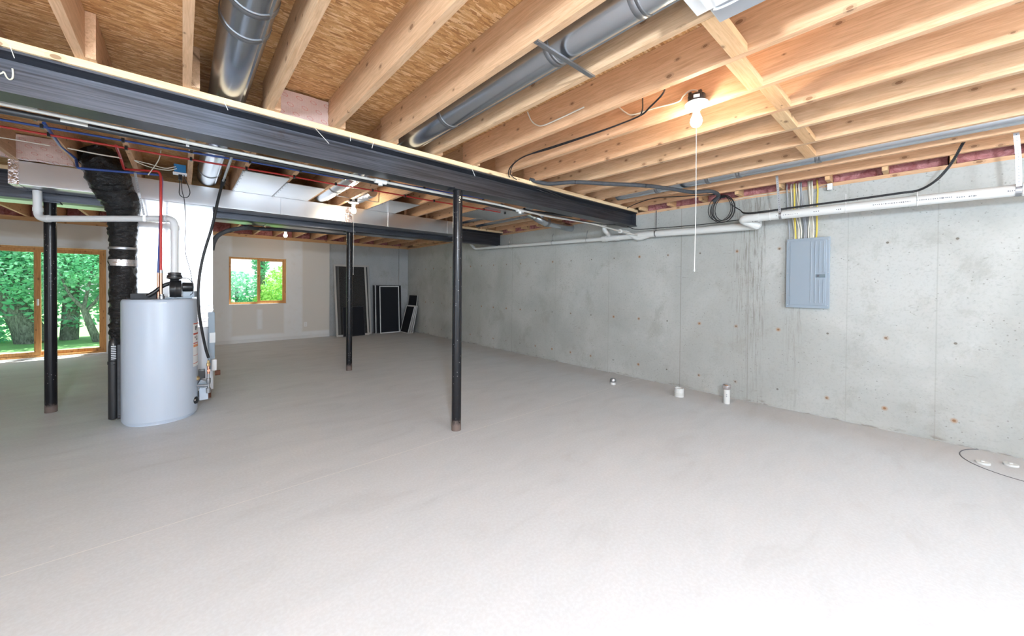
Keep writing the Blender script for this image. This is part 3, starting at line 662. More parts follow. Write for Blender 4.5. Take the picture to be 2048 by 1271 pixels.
m_ = MB(); m_.cyl((.285, 5.60, .30), (.335, 5.60, .30), .03, 14); m_.build('drip_cap', 'rust', t)
# black wrapped return drop
t = thing('wrapped_duct', (-.47, 5.6, .6), 'crinkled black plastic wrapped duct dropping from the ceiling left of the white plenum', 'duct')
rd = random.Random(3); path = [pt(188, 318, 'Y', 5.25)+V((0, .1, .10)), pt(212, 345, 'Y', 5.33), pt(225, 375, 'Y', 5.40), pt(242, 405, 'Y', 5.46), pt(246, 435, 'Y', 5.5), pt(246, 470, 'Y', 5.52)]
q = pt(246, 520, 'Y', 5.53); path += [q, V((q.x, 5.53, 1.3)), V((q.x, 5.54, 1.0)), V((q.x, 5.56, .80)), V((q.x+.04, 5.62, .70))]
pp, rr = catmull(path, 14, [.125, .155, .15, .135, .106, .102, .10, .10, .10, .10, .085])
rr = [a*(1+rd.uniform(-.02, .02)) for a in rr]
m_ = MB(); m_.tube(pp, rr, 56)
from mathutils import noise as NZ
for v in m_.bm.verts: v.co += NZ.noise_vector(V((v.co.x*14, v.co.y*14, v.co.z*26)))*.016+NZ.noise_vector(v.co*45)*.005
m_.build('duct_wrap', 'wrap', t)
m_ = MB(); zc = pt(246, 525, 'Y', 5.53).z; m_.cyl((q.x, 5.53, zc-.035), (q.x, 5.53, zc+.03), .108, 28); m_.build('foil_tape', 'tape', t)
zc = pt(246, 497, 'Y', 5.53).z; m_ = MB(); m_.lathe((q.x, 5.53, zc-.012), [(.105, 0), (.108, .01), (.105, .024)], 28); m_.build('foil_tape', 'strap', t)
# joist bay pans
def pan(x0, x1, y0, y1, lab):
    t = thing('sheet_pan', ((x0+x1)/2, (y0+y1)/2, ZJ-.006), lab, 'sheet metal pan', 'sheet metal pans closing joist bays')
    m = MB(); m.box(x0, x1, y0, y1, ZJ-.0055, ZJ-.0035); m.build('sheet', 'galv', t)
    m = MB(); m.box(x0, x0+.012, y0, y1, ZJ-.0075, ZJ-.0055); m.box(x0, x1, y0, y0+.012, ZJ-.0075, ZJ-.0055)
    for i in range(7): m.lathe((x0+.02, y0+.05+i*(y1-y0-.1)/6, ZJ-.010), [(.004, 0), (.004, .004)], 8)
    m.build('folded_edge', 'strap', t)
pan(jx(-2)+.005, jx(-1)+.01, 4.56, 5.645, 'square sheet metal pan with a pale green sheen left of its twin')
pan(jx(-1)+.012, jx(0)+.012, 4.77, 5.645, 'sheet metal pan beside the green sheened one, left of the middle bulb')
pan(jx(2)+.0, jx(3)+.04, 4.80, 5.645, 'dull sheet metal pan between the middle bulb and the nearest post')
pan(jx(5)+.0, jx(7)-.04, 4.2, 5.1, 'grey sheet metal pan just right of the nearest post')
# ceiling vent box at the very top
t = thing('vent_box', (1.54, .52, 2.40), 'white slotted ceiling vent box at the top edge beside the first wooden block', 'vent')
g0, g1, g2 = pt(1398, 27, 'Z', 2.43), pt(1370, 0, 'Z', 2.43), pt(1430, 11, 'Z', 2.43)
m_ = MB(); m_.box(1.37, 1.545, .28, .632, 2.445, 2.457, .003); m_.build('grille', 'white', t)
m_ = MB()
for i in range(9): m_.box(1.395, 1.53, .32+i*.032, .332+i*.032, 2.440, 2.4445)
m_.build('slats', 'white', t)
m_ = MB(); m_.box(1.39, 1.535, .28, .60, 2.458, 2.500, .003); m_.build('housing', 'galv', t)
m_ = MB(); m_.box(1.548, 1.66, .20, .588, 2.452, 2.490, .003); m_.build('junction_box', 'cableg', t)
m_ = MB(); m_.tube([V((1.553, .575, 2.450)), V((1.565, .56, 2.449)), V((1.57, .50, 2.449)), V((1.558, .40, 2.449))], .005, 8, True, 4); m_.build('sealant_bead', 'white', t)

# cross bridging strips in the middle bays
xb = [(k, Y) for k in (-5, -4, -3) for Y in (4.0,)]
for i, (k, Y) in enumerate(xb):
    xa, xb_ = jx(k)+JT+.002, jx(k+1)-.002
    for s_ in (0, 1):
        a = V((xa, Y+s_*.06, ZJ+.02 if s_ else ZJ+.2)); b = V((xb_, Y+s_*.06, ZJ+.2 if s_ else ZJ+.02))
        m_ = MB(); m_.beam(a, b, .045, .016)
        tag(m_.build('bridging_strip', 'woodx'), '%s crossed bridging strip in the %s joist bay from the left behind the near beam' % (('rising', 'falling')[1-s_], ORD[i]), 'brace', 'crossed wooden bridging strips')

# ------------------------------------------------------------------ water heater
HC = V((-.163, 5.157, 0)); HR = .283; HZ = 1.20
heater = thing('water_heater', HC, 'tall light grey cylindrical water heater with black blower on top', 'water heater')
m_ = MB(); m_.lathe(HC, [(.262, 0), (.262, .012), (.276, .018), (.278, .03), (HR, .034), (HR, HZ-.03), (HR-.003, HZ-.012), (HR-.014, HZ), (0.0, HZ+.004)], 72); m_.build('tank_jacket', 'heater', heater)
vd = V((-HC.x, -HC.y, 0)).normalized(); rd_ = V((-vd.y, vd.x, 0))   # towards the camera, and to its right
def hp(phi, z, r=HR): # point on the jacket, phi degrees to the right of the camera side
    a = math.radians(phi); return V((HC.x, HC.y, z)) + (vd*math.cos(a)+rd_*math.sin(a))*r
def hpatch(p0, p1, z0, z1, off, name, mat, parent, n=6):
    m = MB(); prev = None
    for i in range(n+1):
        ph = p0+(p1-p0)*i/n; vv = [m.bm.verts.new(hp(ph, z, HR+off)) for z in (z0, z1)]
        if prev: f = m.bm.faces.new((prev[0], vv[0], vv[1], prev[1])); f.smooth = True
        prev = vv
    return m.build(name, mat, parent)
lb = hpatch(57, 84, .50, .95, .0015, 'warning_label', 'white', heater)
for z0, z1, mt in ((.935, .947, 'red_print'), (.828, .845, 'red_print'), (.735, .745, 'red_print'), (.700, .727, 'orange_print'), (.612, .616, 'red_print'), (.53, .536, 'red_print')): hpatch(58, 83, z0, z1, .0022, 'print_stripe', mt, lb)
for a, b, z0, z1 in ((64, 70, .875, .915), (71, 74, .89, .925), (62, 66, .79, .81), (68, 75, .77, .785), (70, 73, .79, .815)): hpatch(a, b, z0, z1, .0022, 'print_figure', 'ink', lb, 2)
hpatch(-2, 8, 1.165, 1.172, .0015, 'rating_sticker', 'white', heater, 3)
m_ = MB(); m_.beam(hp(4, .03, HR+.0006), hp(4, HZ-.03, HR+.0006), .003, .0012, vd); m_.build('jacket_seam', 'heater', heater)
k0 = hp(66, .145); kd = (k0-V((HC.x, HC.y, .145))).normalized(); m_ = MB(); m_.lathe(k0-kd*.004, [(.034, 0), (.038, .008), (.034, .02), (.012, .03), (.0, .031)], 16, kd)
tag(m_.build('drain_knob', 'blackp', heater), 'black round drain knob')
# gas control at the right side
g = hp(88, .24, HR+.045); m_ = MB(); m_.box(g.x-.035, g.x+.04, g.y-.05, g.y+.05, .12, .25, .008); m_.build('valve_cover', 'heater', heater)
m_ = MB(); m_.box(g.x-.045, g.x+.02, g.y-.05, g.y+.05, .25, .33, .006, rot=Matrix.Rotation(.5, 3, 'Y')); m_.build('control_flap', 'greybox', heater)
m_ = MB(); m_.box(g.x-.04, g.x+.015, g.y-.05, g.y+.03, .35, .44, .006); m_.build('gas_control', 'blackp', heater)
m_ = MB(); m_.lathe(V((g.x-.045, g.y-.04, .36)), [(.02, 0), (.022, .02), (.012, .03)], 14, (-.3, -1, 0)); m_.build('control_dial', 'brass', heater)
# blower on the top
zt = HZ
m_ = MB(); m_.box(HC.x-.21, HC.x-.03, HC.y-.10, HC.y+.06, zt+.003, zt+.055, .006); m_.build('flue_collector', 'foam', heater)
m_ = MB(); m_.box(HC.x-.02, HC.x+.235, HC.y-.13, HC.y+.08, zt+.003, zt+.016, .002); m_.build('blower_plate', 'greybox', heater)
bl = V((-.055, 5.05, zt+.10))
m_ = MB(); m_.lathe(bl+V((-.045, 0, 0)), [(.04, 0), (.085, .004), (.088, .012), (.088, .035), (.091, .04), (.091, .05), (.088, .055), (.088, .08), (.085, .09), (.04, .094)], 32, (1, 0, 0)); m_.build('blower_housing', 'blackp', heater)
m_ = MB(); m_.lathe(bl+V((.05, 0, .02)), [(.03, 0), (.045, .005), (.045, .075), (.04, .09), (.0, .094)], 24, (1, 0, 0)); m_.build('blower_motor', 'blackp', heater)
m_ = MB(); m_.box(bl.x+.055, bl.x+.15, bl.y-.05, bl.y+.04, zt+.016, zt+.075, .006); m_.build('control_box', 'greybox', heater)
m_ = MB(); m_.box(bl.x+.145, bl.x+.165, bl.y-.052, bl.y+.04, zt+.02, zt+.078, .003); m_.build('box_cover', 'blackp', heater)
m_ = MB(); m_.lathe(V((bl.x-.005, bl.y, zt+.185)), [(.03, 0), (.035, .01), (.058, .02), (.058, .05), (.05, .055), (.05, .075), (.045, .08)], 28); m_.build('rubber_coupling', 'blackp', heater)
m_ = MB(); m_.torus(V((bl.x-.005, bl.y, zt+.25)), (0, 0, 1), .052, .003, 28, 6); m_.torus(V((bl.x-.005, bl.y, zt+.212)), (0, 0, 1), .060, .003, 28, 6); m_.build('hose_clamp', 'strap', heater)
m_ = MB(); m_.tube([V((bl.x-.03, bl.y+.01, zt+.16)), V((bl.x-.09, bl.y, zt+.13)), V((bl.x-.15, bl.y-.01, zt+.07)), V((bl.x-.20, bl.y-.02, zt+.03))], .018, 12, True, 5); m_.build('intake_hose', 'blackp', heater)
m_ = MB(); m_.tube([V((bl.x+.04, bl.y-.03, zt+.215)), V((bl.x+.10, bl.y-.04, zt+.205)), V((bl.x+.13, bl.y-.04, zt+.16)), V((bl.x+.125, bl.y-.03, zt+.12))], .004, 8, True, 5); m_.build('sensing_tube', 'cord', heater)
# water nipples
for dx, mt in ((0, 'strap'),):
    p = V((-.153, 5.0, zt)); m_ = MB(); m_.lathe(p, [(.022, 0), (.022, .03), (.016, .034), (.016, .05)], 14); m_.build('water_nipple', mt, heater)
# intake mast
mc = V((-.497, 5.19, 0))
m_ = MB(); m_.lathe(V((mc.x, mc.y, .045)), [(.02, 0), (.036, .012), (.036, .53), (.040, .535), (.040, .56), (.035, .565), (.035, .70), (.03, .755), (.012, .78)], 28); m_.build('intake_tube', 'blackp', heater)
m_ = MB()
for i in range(8): m_.box(mc.x-.012, mc.x+.022, mc.y-.038, mc.y-.033, .63+i*.017, .636+i*.017)
m_.build('intake_slots', 'strap', heater)
m_ = MB(); m_.box(mc.x+.03, mc.x+.062, mc.y-.045, mc.y-.005, .06, .765, .003); m_.build('mast_bar', 'foam', heater)
m_ = MB(); m_.box(mc.x+.03, mc.x+.12, mc.y-.06, mc.y-.02, .055, .062); m_.box(mc.x+.03, mc.x+.12, mc.y-.06, mc.y-.02, .085, .095, .003); m_.build('mast_bracket', 'blackp', heater)
for z in (.70, .50): m_ = MB(); m_.cyl((mc.x+.05, mc.y-.03, z), (mc.x+.11, mc.y-.05, z), .008, 10); m_.cyl((mc.x+.098, mc.y-.046, z), (mc.x+.112, mc.y-.051, z), .013, 10); m_.build('mast_bolt', 'strap', heater)

# ------------------------------------------------------------------ vent pipe of the heater
t = thing('vent_pipe', (-.5, 5.4, 1.45), 'pale plastic vent pipe rising from the heater blower and running left across the post', 'pipe')
e = V((bl.x-.005, bl.y, 2.005)); lft = pt(76, 434, 'Z', 2.0); lft = V((lft.x, lft.y, 1.985)); topz = 2.262
m_ = MB(); m_.tube(fillet([V((bl.x-.005, bl.y, zt+.255)), e, lft, V((lft.x-.005, lft.y+.01, topz))], .075, 8), .031, 22); m_.build('pipe', 'pvc_grey', t)
for p, dr in ((e+V((0, 0, -.09)), V((0, 0, 1))), (e+(lft-e).normalized()*.09, (lft-e).normalized()), (lft+(e-lft).normalized()*.09, (e-lft).normalized()), (lft+V((0, 0, .09)), V((0, 0, 1)))):
    m_ = MB(); m_.cyl(p-dr*.02, p+dr*.02, .0355, 22); m_.build('socket', 'pvc_grey', t)
# perforated strap that hangs it
def strap(pts, w, lab, name='pipe_hanger', holes=True, face=(0, -1, 0), loop=None):
    t = thing(name, V(pts[-1]), lab, 'hanger', 'perforated metal pipe hangers')
    m = MB()
    for a, b in zip(pts[:-1], pts[1:]): m.beam(a, b, w, .0012, face)
    if loop:
        c, r, ax = loop; m2 = []
        axv = V(ax).normalized(); a0 = V((0, 0, 1)); b0 = axv.cross(a0)
        ring = [V(c)+a0*r*math.cos(2*PI*i/20)+b0*r*math.sin(2*PI*i/20) for i in range(21)]
        for a, b in zip(ring[:-1], ring[1:]): m.obox((a+b)/2, (b-a).normalized(), axv, (b-a).normalized().cross(axv), (b-a).length*1.05, w, .0014)
    m.build('strap', 'strap', t)
    if holes:
        m = MB(); f = V(face).normalized()
        for a, b in zip(pts[:-1], pts[1:]):
            a, b = V(a), V(b); L = (b-a).length; k = int(L/.022)
            for i in range(k):
                c = a+(b-a)*(i+.5)/k+f*.0008; m.lathe(c, [(.0035, 0), (.0035, .0006)], 8, f)
        if len(m.bm.verts): m.build('holes', 'ink', t)
    return t
hx = pt(289, 437, 'Y', 5.22); strap([pt(270, 345, 'Y', 4.98), pt(278, 385, 'Y', 5.1), hx+V((-.0, -.036, .03)), hx+V((.0, -.036, -.03))], .018, 'perforated strap holding the heater vent pipe below the trunk duct')

# ------------------------------------------------------------------ water lines
def pex(z, ya, mat, lab, ends, clips, ghost=None, r=.0085):
    if not isinstance(ya, tuple): ya = (ya, ya)
    yy = lambda x: ya[0]+(ya[1]-ya[0])*(x+1)/4.5
    t = thing('water_line', ((ends[0]+ends[1])/2, yy(0), z), lab, 'pipe', 'coloured water lines under the joists')
    m = MB(); pts = [V((ends[0]+(ends[1]-ends[0])*i/24, yy(ends[0]+(ends[1]-ends[0])*i/24)+.008*math.sin(i*1.3), z-.004*abs(math.sin(i*.9)))) for i in range(25)]; m.tube(pts, r, 10, True, 3); m.build('tube', mat, t)
    for x in clips:
        y = yy(x); m = MB(); m.box(x-.009, x+.009, y-.016, y+.016, z-.016, z+.014, .003); m.build('clip', 'blackp', t)
    return t
cl = [jx(k)+JT/2 for k in range(-5, 7)]
pex(2.476, (4.45, 4.36), 'red_pex', 'long red water line under the joists behind the near beam', (-3.2, 3.62), cl)
pex(2.478, (4.27, 3.94), 'blue_pex', 'long blue water line beside the red one, nearer the near beam', (-3.2, 3.35), cl)
pex(2.480, (4.10, 3.80), 'blue_pex', 'dark blue water line closest to the near beam', (-3.2, 2.9), [jx(k)+JT/2 for k in range(-5, 5)], r=.008)
def route(name, pts, r, mat, lab, cat, grp=None, smooth=0, n=10, fil=.03):
    m = MB(); pts = [V(p) for p in pts]
    m.tube(fillet(pts, fil, 5) if not smooth else pts, r, n, True, smooth); return tag(m.build(name, mat), lab, cat, grp)
cx, cy = -.158, 5.0
rp = pt(315, 350, 'Y', cy)
t = thing('hot_water_riser', (cx, cy, zt+.05), 'red hot water riser with copper lower end on the heater', 'pipe')
m_ = MB(); m_.tube(fillet([pt(232, 291, 'Z', 2.478), pt(241, 314, 'Z', 2.50), pt(248, 338, 'Z', 2.45), V((cx-.012, cy, 2.445)), V((cx, cy, 2.40)), V((cx, cy, 1.46))], .02, 5), .0105, 12); m_.build('red_tube', 'red_pex', t)
m_ = MB(); m_.cyl((cx, cy, zt+.04), (cx, cy, 1.46), .0125, 14); m_.build('copper_pipe', 'copper', t)
m_ = MB(); m_.cyl((cx, cy, 1.455), (cx, cy, 1.485), .0145, 14); m_.build('crimp_ring', 'strap', t)
t = thing('cold_water_riser', (cx, cy+.05, zt+.02), 'blue cold water riser just behind the red one', 'pipe')
m_ = MB(); m_.tube(fillet([pt(88, 246, 'Z', 2.48), pt(120, 290, 'Z', 2.50), pt(152, 318, 'Z', 2.49), pt(155, 336, 'Y', 5.06), V((cx+.0, cy+.06, 2.425)), V((cx+.006, cy+.05, 2.36)), V((cx-.02, cy+.05, 1.46))], .03, 5), .0105, 12); m_.build('blue_tube', 'blue_pex', t)
m_ = MB(); m_.cyl((cx-.02, cy+.05, zt+.0), (cx-.02, cy+.05, 1.46), .0125, 14); m_.build('copper_pipe', 'copper', t)
# gas pipe, hose and valve
t = thing('gas_pipe', (.2, 3.2, 2.24), 'black iron gas pipe running just behind the near beam', 'pipe')
m_ = MB(); m_.tube([V((-3.3, 3.19, 2.247)), V((3.0, 3.19, 2.240)), V((3.9, 3.19, 2.30))], .017, 14); m_.build('pipe', 'blackiron', t)
m_ = MB(); m_.cyl((-.50, 3.19, 2.247), (-.40, 3.19, 2.247), .0185, 14); tag(m_.build('pipe_label', 'pvc_cream', t), 'pale paper tag on the pipe')
m_ = MB(); m_.box(.017, .033, 3.168, 3.212, 2.235, 2.30, .002); m_.build('pipe_clip', 'white', t)
t = thing('gas_drop', (.2, 5.4, .45), 'black flexible gas hose hanging from the ceiling to the heater valve', 'hose')
a = pt(467, 303, 'Y', 3.3); b_ = pt(446, 362, 'Y', 4.6); m_ = MB(); m_.tube([V((a.x, 3.19, 2.245)), a+V((0, 0, .0)), b_], .010, 10); m_.build('rigid_stub', 'strap', t)
m_ = MB(); m_.cyl(b_+V((.005, -.03, .012)), b_+V((-.003, .03, -.03)), .018, 12); m_.build('union_nut', 'blackiron', t)
hose = [b_, pt(436, 400, 'Y', 4.75), pt(425, 450, 'Y', 4.85), pt(407, 510, 'Y', 4.9), pt(398, 560, 'Y', 4.9), pt(397, 610, 'Y', 4.9), pt(402, 650, 'Y', 4.95), pt(411, 695, 'Y', 5.0), pt(417, 715, 'Y', 5.02)]
m_ = MB(); m_.tube(hose, .0125, 12, True, 6); m_.build('hose', 'cord', t)
vx = pt(417, 722, 'Y', 5.02)
m_ = MB(); m_.lathe(vx+V((0, 0, -.05)), [(.012, 0), (.017, .004), (.017, .03), (.011, .034), (.011, .06)], 8); m_.build('brass_nut', 'brass', t)
m_ = MB(); m_.cyl(vx+V((0, 0, -.13)), vx+V((0, 0, -.05)), .012, 12); m_.lathe(vx+V((.0, -.02, -.09)), [(.013, 0), (.013, .02)], 12, (0, -1, 0)); m_.build('shutoff_valve', 'copper', t)
m_ = MB(); m_.tube([vx+V((0, 0, -.13)), vx+V((0, 0, -.30))], .010, 10); m_.lathe(vx+V((0, 0, -.33)), [(.02, 0), (.022, .03), (.022, .05), (.014, .055)], 10); m_.lathe(vx+V((0, 0, -.24)), [(.014, 0), (.020, .02), (.020, .06), (.014, .065)], 10); m_.build('tee_fitting', 'strap', t)
m_ = MB(); m_.cyl(vx+V((0, 0, -.25)), vx+V((-.09, .03, -.25)), .010, 10); m_.build('inlet_pipe', 'strap', t)

# ------------------------------------------------------------------ drain pipes
t = thing('drain_pipe', (1.5, 3.12, 2.2), 'thin white plastic pipe running along the underside of the near beam', 'pipe')
wp = [pt(u, v, 'Y', 3.125) for u, v in ((-60, 192), (0, 206), (200, 248), (400, 290), (600, 330), (770, 364), (900, 390), (1000, 410))]
wp += [pt(1040, 420, 'Y', 3.10), pt(1100, 433, 'Y', 3.05), pt(1180, 446, 'Y', 2.98), pt(1240, 462, 'Y', 2.95), pt(1275, 470, 'X', 4.90)]
m_ = MB(); m_.tube([V((-3.4, 3.125, wp[0].z))]+wp, .0115, 12, True, 3); m_.build('pipe', 'pvc_cream', t)
for u, v in ((761, 363), (1040, 421)):
    p = pt(u, v, 'Y', 3.11); m_ = MB(); m_.cyl(p+V((-.05, 0, .0)), p+V((.05, 0, 0)), .019, 12); m_.cyl(p, p+V((.0, -.0, -.035)), .018, 12); m_.build('tee_fitting', 'pvc', t)
t = thing('drain_pipe', (4.9, 4.5, 2.1), 'white drain pipe along the top of the concrete wall beyond the near beam end', 'pipe')
def wpnt(u, v, x=4.94): return pt(u, v, 'X', x)
m_ = MB(); m_.tube(fillet([wpnt(955, 490)+V((-.16, .05, .03)), wpnt(950, 497), wpnt(1215, 477)], .07, 6), .031, 18); m_.build('thin_pipe', 'pvc', t)
m_ = MB(); m_.tube(fillet([wpnt(1205, 477.5), wpnt(1300, 468), wpnt(1420, 459), wpnt(1515, 451), pt(1515, 443, 'X', 4.90), pt(1492, 437, 'X', 4.75)], .06, 7), .0445, 24); m_.build('main_pipe', 'pvc', t)
for u in (1211, 1235, 1505): p = wpnt(u, 477.5-(u-1205)*.094); m_ = MB(); m_.cyl(p+V((0, -.03, 0)), p+V((0, .03, 0)), .049, 24); m_.build('socket', 'pvc', t)
p = wpnt(1222, 474); m_ = MB(); m_.tube([p, p+V((-.02, .05, .06)), p+V((-.06, .08, .12)), p+V((-.06, .08, .20))], .033, 16, True, 5); m_.build('branch', 'pvc', t)
p = wpnt(1275, 470); m_ = MB(); m_.tube([pt(1240, 462, 'Y', 2.95), pt(1252, 464, 'X', 4.88), pt(1275, 476, 'X', 4.93), wpnt(1300, 470)], .030, 16, True, 5); m_.build('side_branch', 'pvc', t)
t = thing('drain_pipe', (4.75, .4, 2.1), 'thick white drain pipe hanging nearest the camera on the concrete wall', 'pipe')
def bp(u, v): return pt(u, v, 'X', 4.75)
a, b_ = bp(1492, 437), bp(2044, 379); dirp = (b_-a).normalized(); far_end = b_+dirp*1.6
m_ = MB(); m_.tube(fillet([pt(1516, 452, 'X', 4.88), a+V((-.0, .06, .0)), a-dirp*.0+dirp*.10, far_end], .07, 7), .0445, 28); m_.build('pipe', 'pvc', t)
m_ = MB(); m_.cyl(b_, b_+dirp*.07, .050, 28); m_.build('socket', 'pvc', t)
m_ = MB(); m_.cyl(a-dirp*.0+dirp*.08, a+dirp*.13, .049, 28); m_.build('socket', 'pvc', t)
# printed marks along the pipe (ink ticks as small as in the photo)
m_ = MB(); pr_ = random.Random(2)
def surf(u, v):
    p = bp(u, v); return V((4.75-.0452, p.y, p.z))
u = 1745
for seg, (ua, ub, base) in enumerate(((1748, 1825, 411), (1835, 1905, 402), (1914, 1929, 396), (1938, 1955, 394), (1675, 1684, 420), (2015, 2040, 384), (1508, 1520, 444), (1555, 1600, 432), (1630, 1640, 424))):
    u = ua
    while u < ub:
        p = surf(u, base-(u-ua)*.095); wdt = pr_.uniform(.004, .009); hh = pr_.choice((.006, .008, .009)); 
        m_.box(p.x-.0006, p.x+.0006, p.y-wdt/2, p.y+wdt/2, p.z-hh/2+pr_.uniform(-.0015, .0015), p.z+hh/2); u += pr_.uniform(3.4, 5)
m_.build('pipe_print', 'ink', t)
def hanger_wall(u, v, x, r, lab):
    p = pt(u, v, 'X', x); t = thing('pipe_hook', p, lab, 'hanger', 'wire hooks holding the thin wall pipe')
    m = MB(); m.tube([p+V((.02, -.0, .16)), p+V((-.01, 0, .09)), p+V((-.0, 0, r+.01))], .004, 8, True, 3); m.torus(p, (0, 1, 0), r, .004, 20, 6); m.build('wire', 'strap', t)
hanger_wall(1019, 491, 4.94, .037, 'wire hook farthest along the thin wall pipe')
hanger_wall(1105, 485, 4.94, .037, 'wire hook second from the far end of the wall pipe')
hanger_wall(1174, 480, 4.94, .037, 'wire hook just before the branch of the wall pipe')
p = wpnt(1312, 467); strap([p+V((-.0, -.0, .32)), p+V((0, 0, .05))], .016, 'thin strap on the wall pipe just right of the near beam end', 'pipe_hanger', True, (-1, 0, 0), (p, .047, (0, 1, 0)))
p = bp(2036, 380); strap([V((4.62, p.y+.03, ZJ+.10)), V((4.66, p.y+.01, 2.36)), V((4.70, p.y, p.z+.02))], .028, 'wide perforated strap at the right edge holding the thick drain pipe', 'pipe_hanger', True, (-1, 0, 0), (p, .047, dirp))
p = bp(1562, 430); strap([V((4.60, p.y+.01, ZJ+.06)), V((4.70, p.y, p.z+.02))], .022, 'perforated strap holding the thick drain pipe near its elbow', 'pipe_hanger', True, (-1, 0, 0), (p, .047, dirp))

# ------------------------------------------------------------------ cables
def cable(pts, r, mat, lab, grp=None, sm=6, name='cable', n=8): return route(name, pts, r, mat, lab, 'cable', grp, sm, n)
def zp(l, z=2.482): return [pt(u, v, 'Z', z) for u, v in l]
cable([pt(1330, 182, 'X', 2.44)+V((0, 0, .03))]+zp([(1325, 188), (1300, 214), (1282, 230), (1240, 248), (1180, 270), (1100, 297), (1050, 312), (1024, 330), (1017, 346), (1024, 358), (1050, 366)], 2.475)+[V((p.x, 2.862, p.z)) for p in [pt(u, v, 'Y', 2.862) for u, v in ((1085, 378), (1110, 388), (1140, 401), (1180, 414), (1220, 424))]]+zp([(1250, 417), (1275, 406), (1310, 396), (1370, 392), (1440, 388)], 2.475), .0055, 'cord', 'long black cable looping under the joists right of the near post to the coil')
cable([pt(1285, 205, 'X', 2.44)+V((0, 0, .03))]+zp([(1284, 222), (1270, 236), (1200, 262), (1120, 288), (1060, 308), (1030, 325), (1021, 345), (1030, 357), (1060, 372)], 2.468)+[pt(1090, 384, 'Y', 2.868), pt(1130, 397, 'Y', 2.868)], .0045, 'cord', 'second thinner black cable beside the long one above the near beam end')
cable([pt(u, v, 'X', 2.022) for u, v in ((1055, 224), (1062, 240), (1072, 249), (1085, 251), (1110, 241), (1168, 214))], .005, 'cable', 'short cream cable stapled to the joist left of the near bulb')
cable([pt(u, v, 'X', 2.43) for u, v in ((1238, 214), (1250, 224), (1266, 229), (1310, 216), (1355, 204), (1366, 192), (1380, 181), (1394, 181), (1404, 190))], .005, 'cable', 'cream cable feeding the near bulb fitting')
t = thing('foam_tube', (3.8, 2.2, 2.45), 'dark grey foam insulated tube sagging under the joists to the cable coil', 'tube')
fp = zp([(1078, 363), (1095, 367), (1150, 364), (1210, 367), (1290, 371), (1340, 377), (1385, 384), (1420, 382), (1437, 390), (1447, 402)], 2.462)
fp[0] = V((fp[0].x, 2.90, 2.515)); fp[-1] = V((4.86, fp[-1].y, 2.41))
m_ = MB(); m_.tube(fp, .021, 14, True, 5); m_.build('foam_sleeve', 'foam', t)
for i in (2, 4, 6): m_ = MB(); dv = (fp[i+1]-fp[i-1]).normalized(); m_.cyl(fp[i]-dv*.006, fp[i]+dv*.006, .0215, 14); m_.build('tie', 'cord', t)
# the coil
t = thing('cable_coil', (4.88, 1.67, 2.15), 'coil of thin black cable hanging on the concrete wall below the joists', 'coil'); cc = pt(1444, 418, 'X', 4.90)
rc = random.Random(11)
for i in range(6):
    m_ = MB(); off = V((rc.uniform(-.02, .02), rc.uniform(-.025, .025), rc.uniform(-.012, .012))); ry, rz = .125+rc.uniform(-.03, .02), .155+rc.uniform(-.02, .01)
    m_.tube([cc+off+V((.01*math.sin(2*a), ry*math.cos(a), -.155+rz+rz*math.sin(a)-.0)) - V((0, 0, rz-.155)) for a in [2*PI*k/36 for k in range(37)]], .0042, 7, False); m_.build('loop', 'cord', t)
m_ = MB(); m_.cyl(cc+V((0, .03, .15)), cc+V((0, -.03, .15)), .018, 12); m_.build('tie', 'cord', t)
top = [bp(u, v) for u, v in ((1500, 426), (1600, 413), (1700, 400), (1800, 386), (1838, 380))]
zoff = [V((p.x-.03, p.y, p.z)) for p in top]
for k, (dz, lab) in enumerate(((.0, 'upper of the two black cables lying on the thick drain pipe'), (-.010, 'lower of the two black cables lying on the thick drain pipe'))):
    cable([cc+V((0, -.10, .04)), cc+V((-.03, -.2, -.04))]+[p+V((0, 0, dz)) for p in zoff]+[pt(u+k*3, v+k, 'X', 4.70) for u, v in ((1868, 362), (1892, 338), (1910, 312), (1925, 285), (1943, 262))]+[pt(1950+k*3, 252, 'X', 4.72)], .0052, 'cord', lab, 'pair of black cables on the drain pipe')
cable([wpnt(u, v-9, 4.90) for u, v in ((1490, 447), (1400, 458), (1300, 466), (1270, 467), (1245, 458))]+[V((p.x, p.y, min(p.z, 2.244))) for p in [pt(u, v, 'Y', 2.97) for u, v in ((1215, 449), (1170, 443), (1110, 431), (1050, 418))]], .005, 'cord', 'black cable following the wall pipe and the underside of the near beam')
for (u, v, hgt, lab) in ((1693, 388, .09, 'long tailed white zip tie on the thick drain pipe'), (1835, 384, .05, 'white zip tie where the cables leave the thick drain pipe'), (1541, 424, .04, 'white zip tie on the drain pipe elbow')):
    p = bp(u, v+8+ (1693-u)*0); m_ = MB(); ct = a+dirp*((p-a).dot(dirp)); m_.torus(ct, dirp, .0475, .0018, 28, 6); m_.beam(ct+V((-.03, 0, .04)), ct+V((-.03, 0, .04+hgt)), .003, .0015, (1, 0, 0))
    tag(m_.build('zip_tie', 'white'), lab, 'zip tie', 'white zip ties')
